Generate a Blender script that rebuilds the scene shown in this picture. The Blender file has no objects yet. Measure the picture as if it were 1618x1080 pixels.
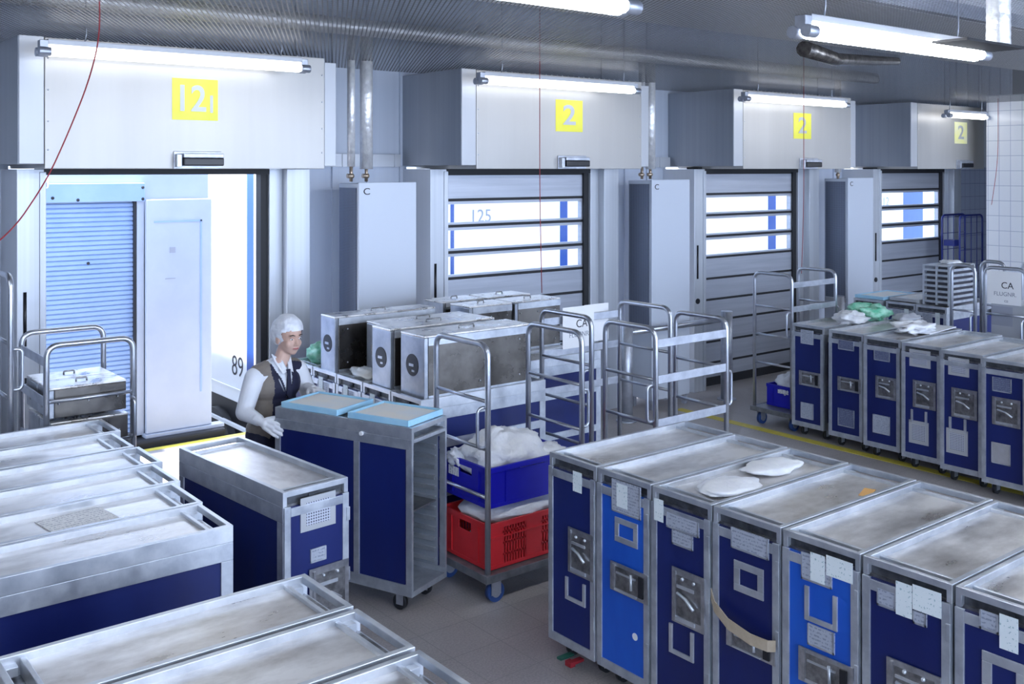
import bpy, bmesh, math, random
from mathutils import Vector, Matrix, noise
C = bpy.context
S = C.scene
COL = S.collection
R = math.radians
random.seed(7)

# ------------------------------------------------------------------ camera, sky, sun, exposure
cam_d = bpy.data.cameras.new('camera')
cam_d.sensor_width = 36.0
cam_d.lens = 36.0 * 1614.0 / 1618.0
cam_d.shift_y = -(540.0 - 267.0) / 1618.0
cam_d.clip_end = 200
cam = bpy.data.objects.new('camera', cam_d)
COL.objects.link(cam)
cam.location = (0, 0, 2.4)
cam.rotation_euler = (R(90), 0, -R(90 - 51.3886))
S.camera = cam

w = bpy.data.worlds.new('sky')
S.world = w
w.use_nodes = True
bg = w.node_tree.nodes['Background']
bg.inputs[0].default_value = (0.60, 0.74, 1.0, 1)
bg.inputs[1].default_value = 4.0

sun_d = bpy.data.lights.new('sun', 'SUN')
sun_d.energy = 14
sun_d.angle = R(2)
sun_d.color = (1, 0.97, 0.93)
sun = bpy.data.objects.new('sun', sun_d)
COL.objects.link(sun)
sun.rotation_euler = Vector((0.36, -0.10, -0.93)).to_track_quat('-Z', 'Y').to_euler()

S.view_settings.view_transform = 'Standard'
S.view_settings.look = 'None'
S.view_settings.exposure = 0.70
S.view_settings.gamma = 1.0
S.view_settings.use_curve_mapping = False
S.cycles.use_denoising = True
S.cycles.max_bounces = 8
S.cycles.transparent_max_bounces = 16
TUBE = 21.0          # aisle rows
TUBEH = 3.0          # before the hoods
# brightness of the fluorescent tubes

# ------------------------------------------------------------------ materials
def nt(name):
    m = bpy.data.materials.new(name)
    m.use_nodes = True
    t = m.node_tree
    return m, t.nodes, t.links, t.nodes['Principled BSDF']

def mat(name, col, rough=0.5, metal=0.0, col2=None, scale=8.0, stretch=(1, 1, 1), bump=0.0, bscale=None,
        rand=0.0, spec=None, lo=0.35, hi=0.65, rough2=None, alpha=None, detail=5.0):
    m, n, l, p = nt(name)
    p.inputs['Base Color'].default_value = (*col, 1)
    p.inputs['Roughness'].default_value = rough
    p.inputs['Metallic'].default_value = metal
    if spec is not None:
        p.inputs['Specular IOR Level'].default_value = spec
    if col2 or bump or rough2 is not None:
        tc = n.new('ShaderNodeTexCoord')
        oi = n.new('ShaderNodeObjectInfo')
        ml = n.new('ShaderNodeMath'); ml.operation = 'MULTIPLY'; ml.inputs[1].default_value = 37.0
        l.new(oi.outputs['Random'], ml.inputs[0])
        ad = n.new('ShaderNodeVectorMath'); ad.operation = 'ADD'
        l.new(tc.outputs['Object'], ad.inputs[0]); l.new(ml.outputs[0], ad.inputs[1])
        mp = n.new('ShaderNodeMapping'); mp.inputs['Scale'].default_value = stretch
        l.new(ad.outputs[0], mp.inputs['Vector'])
        nz = n.new('ShaderNodeTexNoise'); nz.inputs['Scale'].default_value = scale
        nz.inputs['Detail'].default_value = detail; nz.inputs['Roughness'].default_value = 0.6
        l.new(mp.outputs[0], nz.inputs['Vector'])
        rp = n.new('ShaderNodeValToRGB')
        rp.color_ramp.elements[0].position = lo; rp.color_ramp.elements[1].position = hi
        rp.color_ramp.elements[0].color = (*col, 1)
        rp.color_ramp.elements[1].color = (*(col2 or col), 1)
        l.new(nz.outputs['Fac'], rp.inputs[0])
        if col2:
            l.new(rp.outputs[0], p.inputs['Base Color'])
        if rough2 is not None:
            mr = n.new('ShaderNodeMapRange'); mr.inputs[1].default_value = lo; mr.inputs[2].default_value = hi
            mr.inputs[3].default_value = rough; mr.inputs[4].default_value = rough2
            l.new(nz.outputs['Fac'], mr.inputs[0]); l.new(mr.outputs[0], p.inputs['Roughness'])
        if bump:
            nb = nz
            if bscale:
                nb = n.new('ShaderNodeTexNoise'); nb.inputs['Scale'].default_value = bscale
                nb.inputs['Detail'].default_value = 3
                l.new(mp.outputs[0], nb.inputs['Vector'])
            b = n.new('ShaderNodeBump'); b.inputs['Strength'].default_value = bump
            b.inputs['Distance'].default_value = 0.01
            l.new(nb.outputs['Fac'], b.inputs['Height']); l.new(b.outputs[0], p.inputs['Normal'])
    return m

def emis(name, col, s):
    m, n, l, p = nt(name)
    p.inputs['Base Color'].default_value = (*col, 1)
    p.inputs['Emission Color'].default_value = (*col, 1)
    p.inputs['Emission Strength'].default_value = s
    return m

def grid_mat(name, tile, joint, col, jcol, axes, rough=0.3, speckle=None, bump=0.3, off=(0, 0)):
    """tiles with joints; axes picks the two object-space axes"""
    m, n, l, p = nt(name)
    tc = n.new('ShaderNodeTexCoord'); sp = n.new('ShaderNodeSeparateXYZ')
    l.new(tc.outputs['Object'], sp.inputs[0])
    fac = None
    for k, ax in enumerate(axes):
        a = n.new('ShaderNodeMath'); a.operation = 'ADD'; a.inputs[1].default_value = 100.0 + off[k]
        l.new(sp.outputs[ax], a.inputs[0])
        d = n.new('ShaderNodeMath'); d.operation = 'DIVIDE'; d.inputs[1].default_value = tile[k]
        l.new(a.outputs[0], d.inputs[0])
        f = n.new('ShaderNodeMath'); f.operation = 'FRACT'; l.new(d.outputs[0], f.inputs[0])
        c = n.new('ShaderNodeMath'); c.operation = 'LESS_THAN'; c.inputs[1].default_value = joint / tile[k]
        l.new(f.outputs[0], c.inputs[0])
        if fac is None:
            fac = c
        else:
            mx = n.new('ShaderNodeMath'); mx.operation = 'MAXIMUM'
            l.new(fac.outputs[0], mx.inputs[0]); l.new(c.outputs[0], mx.inputs[1]); fac = mx
    mix = n.new('ShaderNodeMix'); mix.data_type = 'RGBA'
    l.new(fac.outputs[0], mix.inputs[0])
    mix.inputs[7].default_value = (*jcol, 1)
    if speckle:
        nz = n.new('ShaderNodeTexNoise'); nz.inputs['Scale'].default_value = 90; nz.inputs['Detail'].default_value = 6
        nz.inputs['Roughness'].default_value = 0.8
        l.new(tc.outputs['Object'], nz.inputs['Vector'])
        rp = n.new('ShaderNodeValToRGB'); rp.color_ramp.elements[0].position = 0.38; rp.color_ramp.elements[1].position = 0.62
        rp.color_ramp.elements[0].color = (*speckle, 1); rp.color_ramp.elements[1].color = (*col, 1)
        l.new(nz.outputs['Fac'], rp.inputs[0])
        n2 = n.new('ShaderNodeTexNoise'); n2.inputs['Scale'].default_value = 1.3; n2.inputs['Detail'].default_value = 4
        l.new(tc.outputs['Object'], n2.inputs['Vector'])
        m2 = n.new('ShaderNodeMapRange'); m2.inputs[1].default_value = 0.3; m2.inputs[2].default_value = 0.7
        m2.inputs[3].default_value = 0.75; m2.inputs[4].default_value = 1.1
        l.new(n2.outputs['Fac'], m2.inputs[0])
        mm = n.new('ShaderNodeMix'); mm.data_type = 'RGBA'; mm.blend_type = 'MULTIPLY'; mm.inputs[0].default_value = 1
        l.new(rp.outputs[0], mm.inputs[6]); l.new(m2.outputs[0], mm.inputs[7])
        l.new(mm.outputs[2], mix.inputs[6])
    else:
        mix.inputs[6].default_value = (*col, 1)
    l.new(mix.outputs[2], p.inputs['Base Color'])
    p.inputs['Roughness'].default_value = rough
    return m

def perf_mat(name, col, hole, pitch, size, axes, rough=0.4, metal=0.3):
    """sheet with a regular pattern of small dark holes"""
    m, n, l, p = nt(name)
    tc = n.new('ShaderNodeTexCoord'); sp = n.new('ShaderNodeSeparateXYZ')
    l.new(tc.outputs['Object'], sp.inputs[0])
    outs = []
    for ax in axes:
        d = n.new('ShaderNodeMath'); d.operation = 'MULTIPLY'; d.inputs[1].default_value = math.pi / pitch
        l.new(sp.outputs[ax], d.inputs[0])
        s = n.new('ShaderNodeMath'); s.operation = 'SINE'; l.new(d.outputs[0], s.inputs[0])
        a = n.new('ShaderNodeMath'); a.operation = 'ABSOLUTE'; l.new(s.outputs[0], a.inputs[0])
        outs.append(a)
    mn = n.new('ShaderNodeMath'); mn.operation = 'MINIMUM'
    l.new(outs[0].outputs[0], mn.inputs[0]); l.new(outs[1].outputs[0], mn.inputs[1])
    g = n.new('ShaderNodeMath'); g.operation = 'GREATER_THAN'; g.inputs[1].default_value = size
    l.new(mn.outputs[0], g.inputs[0])
    mix = n.new('ShaderNodeMix'); mix.data_type = 'RGBA'
    l.new(g.outputs[0], mix.inputs[0]); mix.inputs[6].default_value = (*col, 1); mix.inputs[7].default_value = (*hole, 1)
    l.new(mix.outputs[2], p.inputs['Base Color'])
    p.inputs['Roughness'].default_value = rough; p.inputs['Metallic'].default_value = metal
    return m

def mesh_ceiling_mat():
    """expanded metal: diamond strands with open holes between"""
    m, n, l, p = nt('expanded_metal')
    tc = n.new('ShaderNodeTexCoord'); sp = n.new('ShaderNodeSeparateXYZ')
    l.new(tc.outputs['Object'], sp.inputs[0])
    u = n.new('ShaderNodeMath'); u.operation = 'DIVIDE'; u.inputs[1].default_value = 0.030; l.new(sp.outputs[0], u.inputs[0])
    v = n.new('ShaderNodeMath'); v.operation = 'DIVIDE'; v.inputs[1].default_value = 0.055; l.new(sp.outputs[1], v.inputs[0])
    fs = []
    for op in ('ADD', 'SUBTRACT'):
        a = n.new('ShaderNodeMath'); a.operation = op
        l.new(u.outputs[0], a.inputs[0]); l.new(v.outputs[0], a.inputs[1])
        b = n.new('ShaderNodeMath'); b.operation = 'ADD'; b.inputs[1].default_value = 1000
        l.new(a.outputs[0], b.inputs[0])
        f = n.new('ShaderNodeMath'); f.operation = 'FRACT'; l.new(b.outputs[0], f.inputs[0])
        c = n.new('ShaderNodeMath'); c.operation = 'LESS_THAN'; c.inputs[1].default_value = 0.31
        l.new(f.outputs[0], c.inputs[0]); fs.append(c)
    mx = n.new('ShaderNodeMath'); mx.operation = 'MAXIMUM'
    l.new(fs[0].outputs[0], mx.inputs[0]); l.new(fs[1].outputs[0], mx.inputs[1])
    l.new(mx.outputs[0], p.inputs['Alpha'])
    p.inputs['Base Color'].default_value = (0.10, 0.095, 0.10, 1)
    p.inputs['Metallic'].default_value = 0.3; p.inputs['Roughness'].default_value = 0.45
    return m

def pane_mat():
    m, n, l, p = nt('clear_pane')
    o = n['Material Output']
    t = n.new('ShaderNodeBsdfTransparent'); t.inputs[0].default_value = (0.93, 0.96, 0.98, 1)
    g = n.new('ShaderNodeBsdfGlossy'); g.inputs[1].default_value = 0.08
    mx = n.new('ShaderNodeMixShader')
    mx.inputs[0].default_value = 0.05; l.new(t.outputs[0], mx.inputs[1]); l.new(g.outputs[0], mx.inputs[2])
    l.new(mx.outputs[0], o.inputs[0])
    return m

def paper_mat(name, col, ink, rows, axis=2, amount=0.5):
    """sheet with rows of small scribbled print"""
    m, n, l, p = nt(name)
    tc = n.new('ShaderNodeTexCoord')
    sp = n.new('ShaderNodeSeparateXYZ'); l.new(tc.outputs['Object'], sp.inputs[0])
    d = n.new('ShaderNodeMath'); d.operation = 'MULTIPLY'; d.inputs[1].default_value = rows
    l.new(sp.outputs[axis], d.inputs[0])
    f = n.new('ShaderNodeMath'); f.operation = 'FRACT'; l.new(d.outputs[0], f.inputs[0])
    c = n.new('ShaderNodeMath'); c.operation = 'GREATER_THAN'; c.inputs[1].default_value = 0.55
    l.new(f.outputs[0], c.inputs[0])
    nz = n.new('ShaderNodeTexNoise'); nz.inputs['Scale'].default_value = 130; nz.inputs['Detail'].default_value = 1
    l.new(tc.outputs['Object'], nz.inputs['Vector'])
    g = n.new('ShaderNodeMath'); g.operation = 'GREATER_THAN'; g.inputs[1].default_value = 1 - amount
    l.new(nz.outputs['Fac'], g.inputs[0])
    mu = n.new('ShaderNodeMath'); mu.operation = 'MULTIPLY'; l.new(c.outputs[0], mu.inputs[0]); l.new(g.outputs[0], mu.inputs[1])
    mix = n.new('ShaderNodeMix'); mix.data_type = 'RGBA'; l.new(mu.outputs[0], mix.inputs[0])
    mix.inputs[6].default_value = (*col, 1); mix.inputs[7].default_value = (*ink, 1)
    l.new(mix.outputs[2], p.inputs['Base Color']); p.inputs['Roughness'].default_value = 0.6
    return m

NAVY = mat('navy_laminate', (0.004, 0.011, 0.105), 0.38, 0, (0.005, 0.017, 0.145), 3, (1, 1, 0.3), rough2=0.5)
BLUE = mat('bright_blue_laminate', (0.008, 0.085, 0.52), 0.4, 0, (0.012, 0.12, 0.62), 4, (1, 1, 0.3))
ALU = mat('brushed_aluminium', (0.48, 0.52, 0.59), 0.38, 0.75, (0.66, 0.70, 0.76), 14, (1, 1, 1), rough2=0.52)
RAIL = mat('bright_rail', (0.56, 0.60, 0.66), 0.34, 0.75, (0.74, 0.77, 0.82), 10, rough2=0.45)
TOP = mat('stained_tray_metal', (0.44, 0.415, 0.40), 0.27, 0.68, (0.88, 0.87, 0.87), 4.0, (0.7, 1.4, 1), bump=0.05, bscale=11,
          rough2=0.42, lo=0.36, hi=0.62, detail=11)
DARK = mat('dark_recess', (0.02, 0.022, 0.03), 0.6)
LATCH = mat('latch_steel', (0.42, 0.43, 0.46), 0.30, 0.9, (0.62, 0.63, 0.66), 25)
SLOTM = mat('slot_shade_metal', (0.07, 0.075, 0.085), 0.45, 0.6, (0.14, 0.15, 0.17), 20)
LATCHD = mat('latch_dark_steel', (0.17, 0.17, 0.18), 0.33, 0.85, (0.40, 0.40, 0.41), 20)
PLATE = paper_mat('grey_card', (0.42, 0.46, 0.55), (0.25, 0.28, 0.36), 70, 2, 0.5)
PLATED = paper_mat('dark_card', (0.11, 0.13, 0.23), (0.22, 0.25, 0.36), 70, 2, 0.5)
PLATET = mat('tan_card', (0.34, 0.33, 0.34), 0.5, 0, (0.42, 0.42, 0.46), 9)
PAPER = paper_mat('white_tag', (0.82, 0.90, 0.93), (0.42, 0.58, 0.62), 55, 2, 0.36)
SHEET = paper_mat('printed_sheet', (0.85, 0.87, 0.90), (0.45, 0.47, 0.55), 45, 1, 0.5)
GRID = perf_mat('pierced_white_plate', (0.62, 0.66, 0.76), (0.10, 0.11, 0.17), 0.0125, 0.62, (1, 2), 0.45, 0.2)
CHROME = mat('chromed_tube', (0.48, 0.51, 0.58), 0.30, 0.85, (0.60, 0.63, 0.70), 6)
GALV = mat('galvanised_steel', (0.42, 0.45, 0.52), 0.42, 0.75, (0.58, 0.61, 0.68), 12)
DECK = mat('platform_steel', (0.16, 0.17, 0.19), 0.45, 0.6, (0.28, 0.29, 0.31), 9)
RUBBER = mat('black_rubber', (0.015, 0.016, 0.02), 0.6)
BTREAD = mat('blue_wheel_tread', (0.02, 0.06, 0.22), 0.5)
OVEN = mat('worn_shaded_stainless', (0.13, 0.12, 0.11), 0.24, 0.92, (0.21, 0.195, 0.18), 5, rough2=0.36, bump=0.12, bscale=14)  # side steel, shade painted in as a darker colour than the lids
OVENT = mat('dented_glinting_lid', (0.55, 0.53, 0.52), 0.24, 0.7, (0.95, 0.94, 0.93), 7, bump=0.22, bscale=9, rough2=0.38, lo=0.38, hi=0.54)  # lid steel, bright reflections painted into the pale patches
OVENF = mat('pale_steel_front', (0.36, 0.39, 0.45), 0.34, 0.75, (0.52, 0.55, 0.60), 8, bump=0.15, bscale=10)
HOODM = mat('white_panel_metal', (0.445, 0.435, 0.42), 0.32, 0.25, (0.49, 0.48, 0.465), 3, (1, 1, 0.05))
HOODS = mat('grey_panel_edge', (0.52, 0.54, 0.58), 0.4, 0.25)
HOODG = mat('shade_grey_sheet', (0.30, 0.33, 0.38), 0.42, 0.3, (0.34, 0.37, 0.42), 2, (1, 8, 0.05))
WALLM = mat('wall_panel', (0.50, 0.55, 0.65), 0.5, 0.1, (0.56, 0.61, 0.70), 1.5, (6, 1, 0.05))
PILLAR = mat('jamb_sheet', (0.50, 0.53, 0.58), 0.38, 0.35, (0.60, 0.63, 0.68), 2, (8, 1, 0.05))
PANEL = mat('door_panel_sheet', (0.42, 0.45, 0.52), 0.40, 0.45, (0.50, 0.53, 0.60), 3, (0.3, 1, 8))
HEAT = mat('grey_cabinet_paint', (0.60, 0.65, 0.74), 0.42, 0.1)
PERF = perf_mat('pierced_side_sheet', (0.20, 0.23, 0.31), (0.07, 0.08, 0.12), 0.012, 0.6, (1, 2))
GLASS = pane_mat()
YEL = mat('yellow_sign', (0.88, 0.84, 0.06), 0.4, 0, (0.92, 0.86, 0.10), 6)
YLINE = mat('yellow_floor_paint', (0.62, 0.52, 0.06), 0.5, 0, (0.72, 0.60, 0.10), 14)
WHITE = mat('white_paint', (0.85, 0.86, 0.88), 0.4)
BLACK = mat('black_plastic', (0.012, 0.013, 0.018), 0.35)
INK = mat('dark_ink', (0.03, 0.03, 0.04), 0.6)
GREYINK = mat('grey_ink', (0.28, 0.30, 0.36), 0.6)
FOIL = mat('foil_wrap', (0.80, 0.80, 0.82), 0.34, 0.5, (0.95, 0.95, 0.95), 30, bump=0.7, bscale=26)
DUCT = mat('duct_sheet', (0.82, 0.84, 0.88), 0.45, 0.2, (0.78, 0.80, 0.84), 3)
MESHC = mesh_ceiling_mat()
CONC = mat('dark_soffit', (0.16, 0.17, 0.20), 0.8, 0, (0.20, 0.21, 0.24), 2)
FLOORM = grid_mat('terrazzo_tiles', (0.30, 0.30), 0.004, (0.52, 0.485, 0.475), (0.30, 0.285, 0.285), (0, 1), 0.40, (0.36, 0.335, 0.335))
WTILE = grid_mat('white_wall_tiles', (0.147, 0.195), 0.006, (0.90, 0.92, 0.96), (0.46, 0.50, 0.62), (1, 2), 0.15)
GTILE = grid_mat('shaded_wall_tiles', (0.147, 0.195), 0.006, (0.42, 0.46, 0.58), (0.20, 0.22, 0.32), (0, 2), 0.2)  # tiles greyed in colour to paint the shade beside the last gate
REDC = mat('red_crate_plastic', (0.62, 0.022, 0.03), 0.4, 0, (0.70, 0.03, 0.04), 5)
BLUC = mat('blue_crate_plastic', (0.006, 0.006, 0.44), 0.4, 0, (0.01, 0.012, 0.50), 5)
SACK = mat('white_plastic_bag', (0.80, 0.82, 0.88), 0.35, 0, (0.88, 0.90, 0.93), 12, bump=0.6, bscale=30)
TRAYB = mat('pale_blue_tray', (0.36, 0.68, 0.93), 0.3, 0, (0.46, 0.76, 0.95), 5)
LINER = mat('cream_liner', (0.94, 0.92, 0.87), 0.6, 0, (0.84, 0.90, 0.95), 5)
CORDR = mat('red_cord', (0.30, 0.015, 0.025), 0.5)
STRAP = mat('beige_strap', (0.42, 0.34, 0.24), 0.6, 0, (0.50, 0.42, 0.32), 20)
GREEN = mat('green_packs', (0.10, 0.50, 0.30), 0.35, 0, (0.45, 0.78, 0.62), 14, bump=0.4, bscale=30)
TUBEM = emis('lit_tube', (0.90, 0.94, 1.0), TUBE)
TUBEHM = emis('lit_hood_tube', (0.97, 0.98, 1.0), TUBEH)
SHUT = mat('pale_blue_shutter', (0.25, 0.36, 0.58), 0.5, 0.1, (0.29, 0.40, 0.62), 4)
TRPAN = mat('pale_truck_panel', (0.38, 0.42, 0.50), 0.5, 0.1, (0.42, 0.46, 0.54), 3)
TRW = mat('white_truck_body', (0.88, 0.90, 0.92), 0.35)
TRB = mat('truck_blue_stripe', (0.008, 0.06, 0.30), 0.4)
CHAS = mat('chassis_black', (0.014, 0.014, 0.018), 0.6)
ASPH = mat('yard_asphalt', (0.22, 0.22, 0.23), 0.8, 0, (0.28, 0.28, 0.29), 30)
NAVYW = mat('blue_wire', (0.02, 0.03, 0.20), 0.35)
BCARD = mat('grey_carton', (0.36, 0.38, 0.45), 0.6)

# ------------------------------------------------------------------ mesh building
def rpath(pts, rad, seg=5):
    """polyline with rounded corners"""
    pts = [Vector(p) for p in pts]
    out = [pts[0]]
    for i in range(1, len(pts) - 1):
        a, b, c = pts[i - 1], pts[i], pts[i + 1]
        da, dc = (a - b), (c - b)
        r = min(rad, da.length * 0.49, dc.length * 0.49)
        p0, p1 = b + da.normalized() * r, b + dc.normalized() * r
        for k in range(seg + 1):
            t = k / seg
            out.append(p0 * (1 - t) ** 2 + b * 2 * t * (1 - t) + p1 * t * t)
    out.append(pts[-1])
    return out

class MB:
    def __init__(self):
        self.v, self.f, self.mi, self.sm = [], [], [], []
        self.M = Matrix.Identity(4)
    def add(self, vs, fs, mi=0, smooth=False):
        o = len(self.v)
        self.v += [tuple(self.M @ Vector(p)) for p in vs]
        for f in fs:
            self.f.append(tuple(i + o for i in f)); self.mi.append(mi); self.sm.append(smooth)
        return self
    def box(self, x0, x1, y0, y1, z0, z1, mi=0):
        if x0 > x1: x0, x1 = x1, x0
        if y0 > y1: y0, y1 = y1, y0
        if z0 > z1: z0, z1 = z1, z0
        return self.add([(x0, y0, z0), (x1, y0, z0), (x1, y1, z0), (x0, y1, z0), (x0, y0, z1), (x1, y0, z1), (x1, y1, z1), (x0, y1, z1)],
                        [(0, 3, 2, 1), (4, 5, 6, 7), (0, 1, 5, 4), (1, 2, 6, 5), (2, 3, 7, 6), (3, 0, 4, 7)], mi)
    def tube(self, pts, r, n=10, mi=0, caps=True):
        pts = [Vector(p) for p in pts]
        rs = r if isinstance(r, (list, tuple)) else [r] * len(pts)
        vs, fs = [], []
        up = None
        for i, p in enumerate(pts):
            t = (pts[min(i + 1, len(pts) - 1)] - pts[max(i - 1, 0)])
            t = t.normalized() if t.length > 1e-9 else Vector((0, 0, 1))
            if up is None:
                up = t.orthogonal().normalized()
            else:
                up = (up - t * up.dot(t))
                up = up.normalized() if up.length > 1e-6 else t.orthogonal().normalized()
            s = t.cross(up)
            for k in range(n):
                a = 2 * math.pi * k / n
                vs.append(p + (up * math.cos(a) + s * math.sin(a)) * rs[i])
        for i in range(len(pts) - 1):
            for k in range(n):
                a, b = i * n + k, i * n + (k + 1) % n
                fs.append((a, b, b + n, a + n))
        self.add(vs, fs, mi, True)
        if caps:
            o = len(self.v) - len(vs)
            self.f.append(tuple(o + k for k in reversed(range(n)))); self.mi.append(mi); self.sm.append(False)
            o2 = o + (len(pts) - 1) * n
            self.f.append(tuple(o2 + k for k in range(n))); self.mi.append(mi); self.sm.append(False)
        return self
    def cyl(self, p0, p1, r, n=16, mi=0):
        return self.tube([p0, p1], r, n, mi)
    def ball(self, c, r, mi=0, u=12, v=8, seed=None, amp=0.0, freq=3.0):
        """ellipsoid, optionally crumpled"""
        c = Vector(c); r = Vector(r) if not isinstance(r, (int, float)) else Vector((r, r, r))
        vs, fs = [], []
        for j in range(v + 1):
            th = math.pi * j / v
            for i in range(u):
                ph = 2 * math.pi * i / u
                d = Vector((math.sin(th) * math.cos(ph), math.sin(th) * math.sin(ph), math.cos(th)))
                k = 1.0
                if seed is not None:
                    k += amp * noise.fractal(d * freq + Vector((seed * 3.1, seed * 1.7, seed)), 0.7, 2.1, 5)
                vs.append(c + Vector((d.x * r.x, d.y * r.y, d.z * r.z)) * k)
        for j in range(v):
            for i in range(u):
                fs.append((j * u + i, (j + 1) * u + i, (j + 1) * u + (i + 1) % u, j * u + (i + 1) % u))
        return self.add(vs, fs, mi, True)
    def mesh(self, name, mats):
        me = bpy.data.meshes.new(name)
        me.from_pydata(self.v, [], self.f)
        for m in (mats if isinstance(mats, (list, tuple)) else [mats]):
            me.materials.append(m)
        me.polygons.foreach_set('material_index', self.mi)
        me.polygons.foreach_set('use_smooth', self.sm)
        me.update()
        return me
    def build(self, name, mats, parent=None, bevel=0.0):
        return put(name, self.mesh(name, mats), parent, bevel)

def put(name, me, parent=None, bevel=0.0, loc=(0, 0, 0), rz=0.0):
    o = bpy.data.objects.new(name, me)
    COL.objects.link(o)
    if parent: o.parent = parent
    o.location = loc; o.rotation_euler = (0, 0, rz)
    if bevel:
        b = o.modifiers.new('edge', 'BEVEL'); b.width = bevel; b.segments = 2; b.limit_method = 'ANGLE'
        b.angle_limit = R(40)
    return o

def thing(name, label, cat, loc=(0, 0, 0), rz=0.0, group=None):
    o = bpy.data.objects.new(name, None); COL.objects.link(o)
    o.empty_display_size = 0.1
    o.location = loc; o.rotation_euler = (0, 0, rz)
    return tag(o, label, cat, group)

def tag(o, label, cat, group=None):
    o['label'] = label; o['category'] = cat
    if group: o['group'] = group
    return o

def struct(o, label=None):
    o['kind'] = 'structure'
    if label: o['label'] = label
    return o

def text(name, s, size, loc, rot, m, parent=None, depth=0.0015, sx=1.0, bold=0.0):
    cu = bpy.data.curves.new(name, 'FONT'); cu.body = s; cu.size = size; cu.align_x = 'CENTER'; cu.align_y = 'CENTER'
    cu.extrude = depth; cu.offset = bold
    t = bpy.data.objects.new(name, cu); COL.objects.link(t)
    C.view_layer.update()
    me = bpy.data.meshes.new_from_object(t.evaluated_get(C.evaluated_depsgraph_get()))
    bpy.data.objects.remove(t)
    me.materials.clear(); me.materials.append(m)
    o = put(name, me, parent)
    o.location = loc; o.rotation_euler = rot; o.scale = (sx, 1, 1)
    return o

FACE_Y = (R(90), 0, 0)            # lettering on a face that looks towards -y
FACE_X = (R(90), 0, R(-90))       # lettering on a face that looks towards -x

# ------------------------------------------------------------------ the hall
DX = [(1.83, 3.45), (5.13, 6.88), (8.535, 10.28), (11.96, 13.68)]     # door openings (left, right edge)
HX = [1.568, 4.96, 8.454, 11.89]                                     # left edge of each hood
YW, YD = 7.8, 7.5
struct(MB().box(-4, 16.5, -6, 8.72, -0.3, 0).build('floor', FLOORM))
struct(MB().box(-4, 16.5, 8.72, 8.80, -0.3, 0.002).build('trim_1', YLINE), 'yellow edge strip of the loading platform')
b = MB().box(7.63, 7.73, -2, 6.95, 0, 0.003)
struct(b.build('trim_2', YLINE), 'yellow lane line painted on the floor')
struct(MB().box(-60, 80, 8.8, 90, -1.2, -1.1).build('ground', ASPH))
b = MB()
xs = [-4.0] + [v for d in DX for v in (d[0] - 0.12, d[1] + 0.34 + 0.08 * DX.index(d))] + [16.5]
for i in range(0, len(xs), 2):
    b.box(xs[i], xs[i + 1], YW, YW + 0.04, 0, 4.6)
    x = xs[i] + 0.12
    while x < xs[i + 1] - 0.05:                                       # seams of the wall panels
        b.box(x, x + 0.05, YW - 0.02, YW, 0, 4.6); x += 0.34
for d in DX:
    b.box(d[0] - 0.12, d[1] + 0.34 + 0.08 * DX.index(d), YW, YW + 0.04, 2.42, 4.6)
struct(b.build('wall_back', WALLM))
struct(MB().box(14.26, 16.3, 7.70, 7.79, 0, 3.24).build('trim_3', GTILE), 'tiled strip coloured grey for shade, beside the last gate')
struct(MB().box(13.25, 13.6, -6, 6.60, 0, 3.36).build('wall_right', WTILE))
struct(MB().box(-4.2, -4.0, -6, 7.8, 0, 4.6).build('wall_left', mat('dark_wall', (0.10, 0.11, 0.14), 0.6)))
struct(MB().box(-4.2, 16.7, -6, 8.0, 4.6, 4.8).box(16.5, 16.7, -6, 8.0, 0, 4.6).build('roof', CONC))
struct(MB().add([(-4, -6, 3.27), (16.4, -6, 3.27), (16.4, 7.78, 3.27), (-4, 7.78, 3.27)], [(0, 1, 2, 3)]).build('ceiling', MESHC))
# bearers of the mesh sheets
for k, yy in enumerate((0.9, 3.0)):
    struct(MB().box(-4, 13.3, yy, yy + 0.05, 3.28, 3.36).build('trim_%d' % (4 + k), GALV), 'steel bearer above the ceiling mesh')

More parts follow.
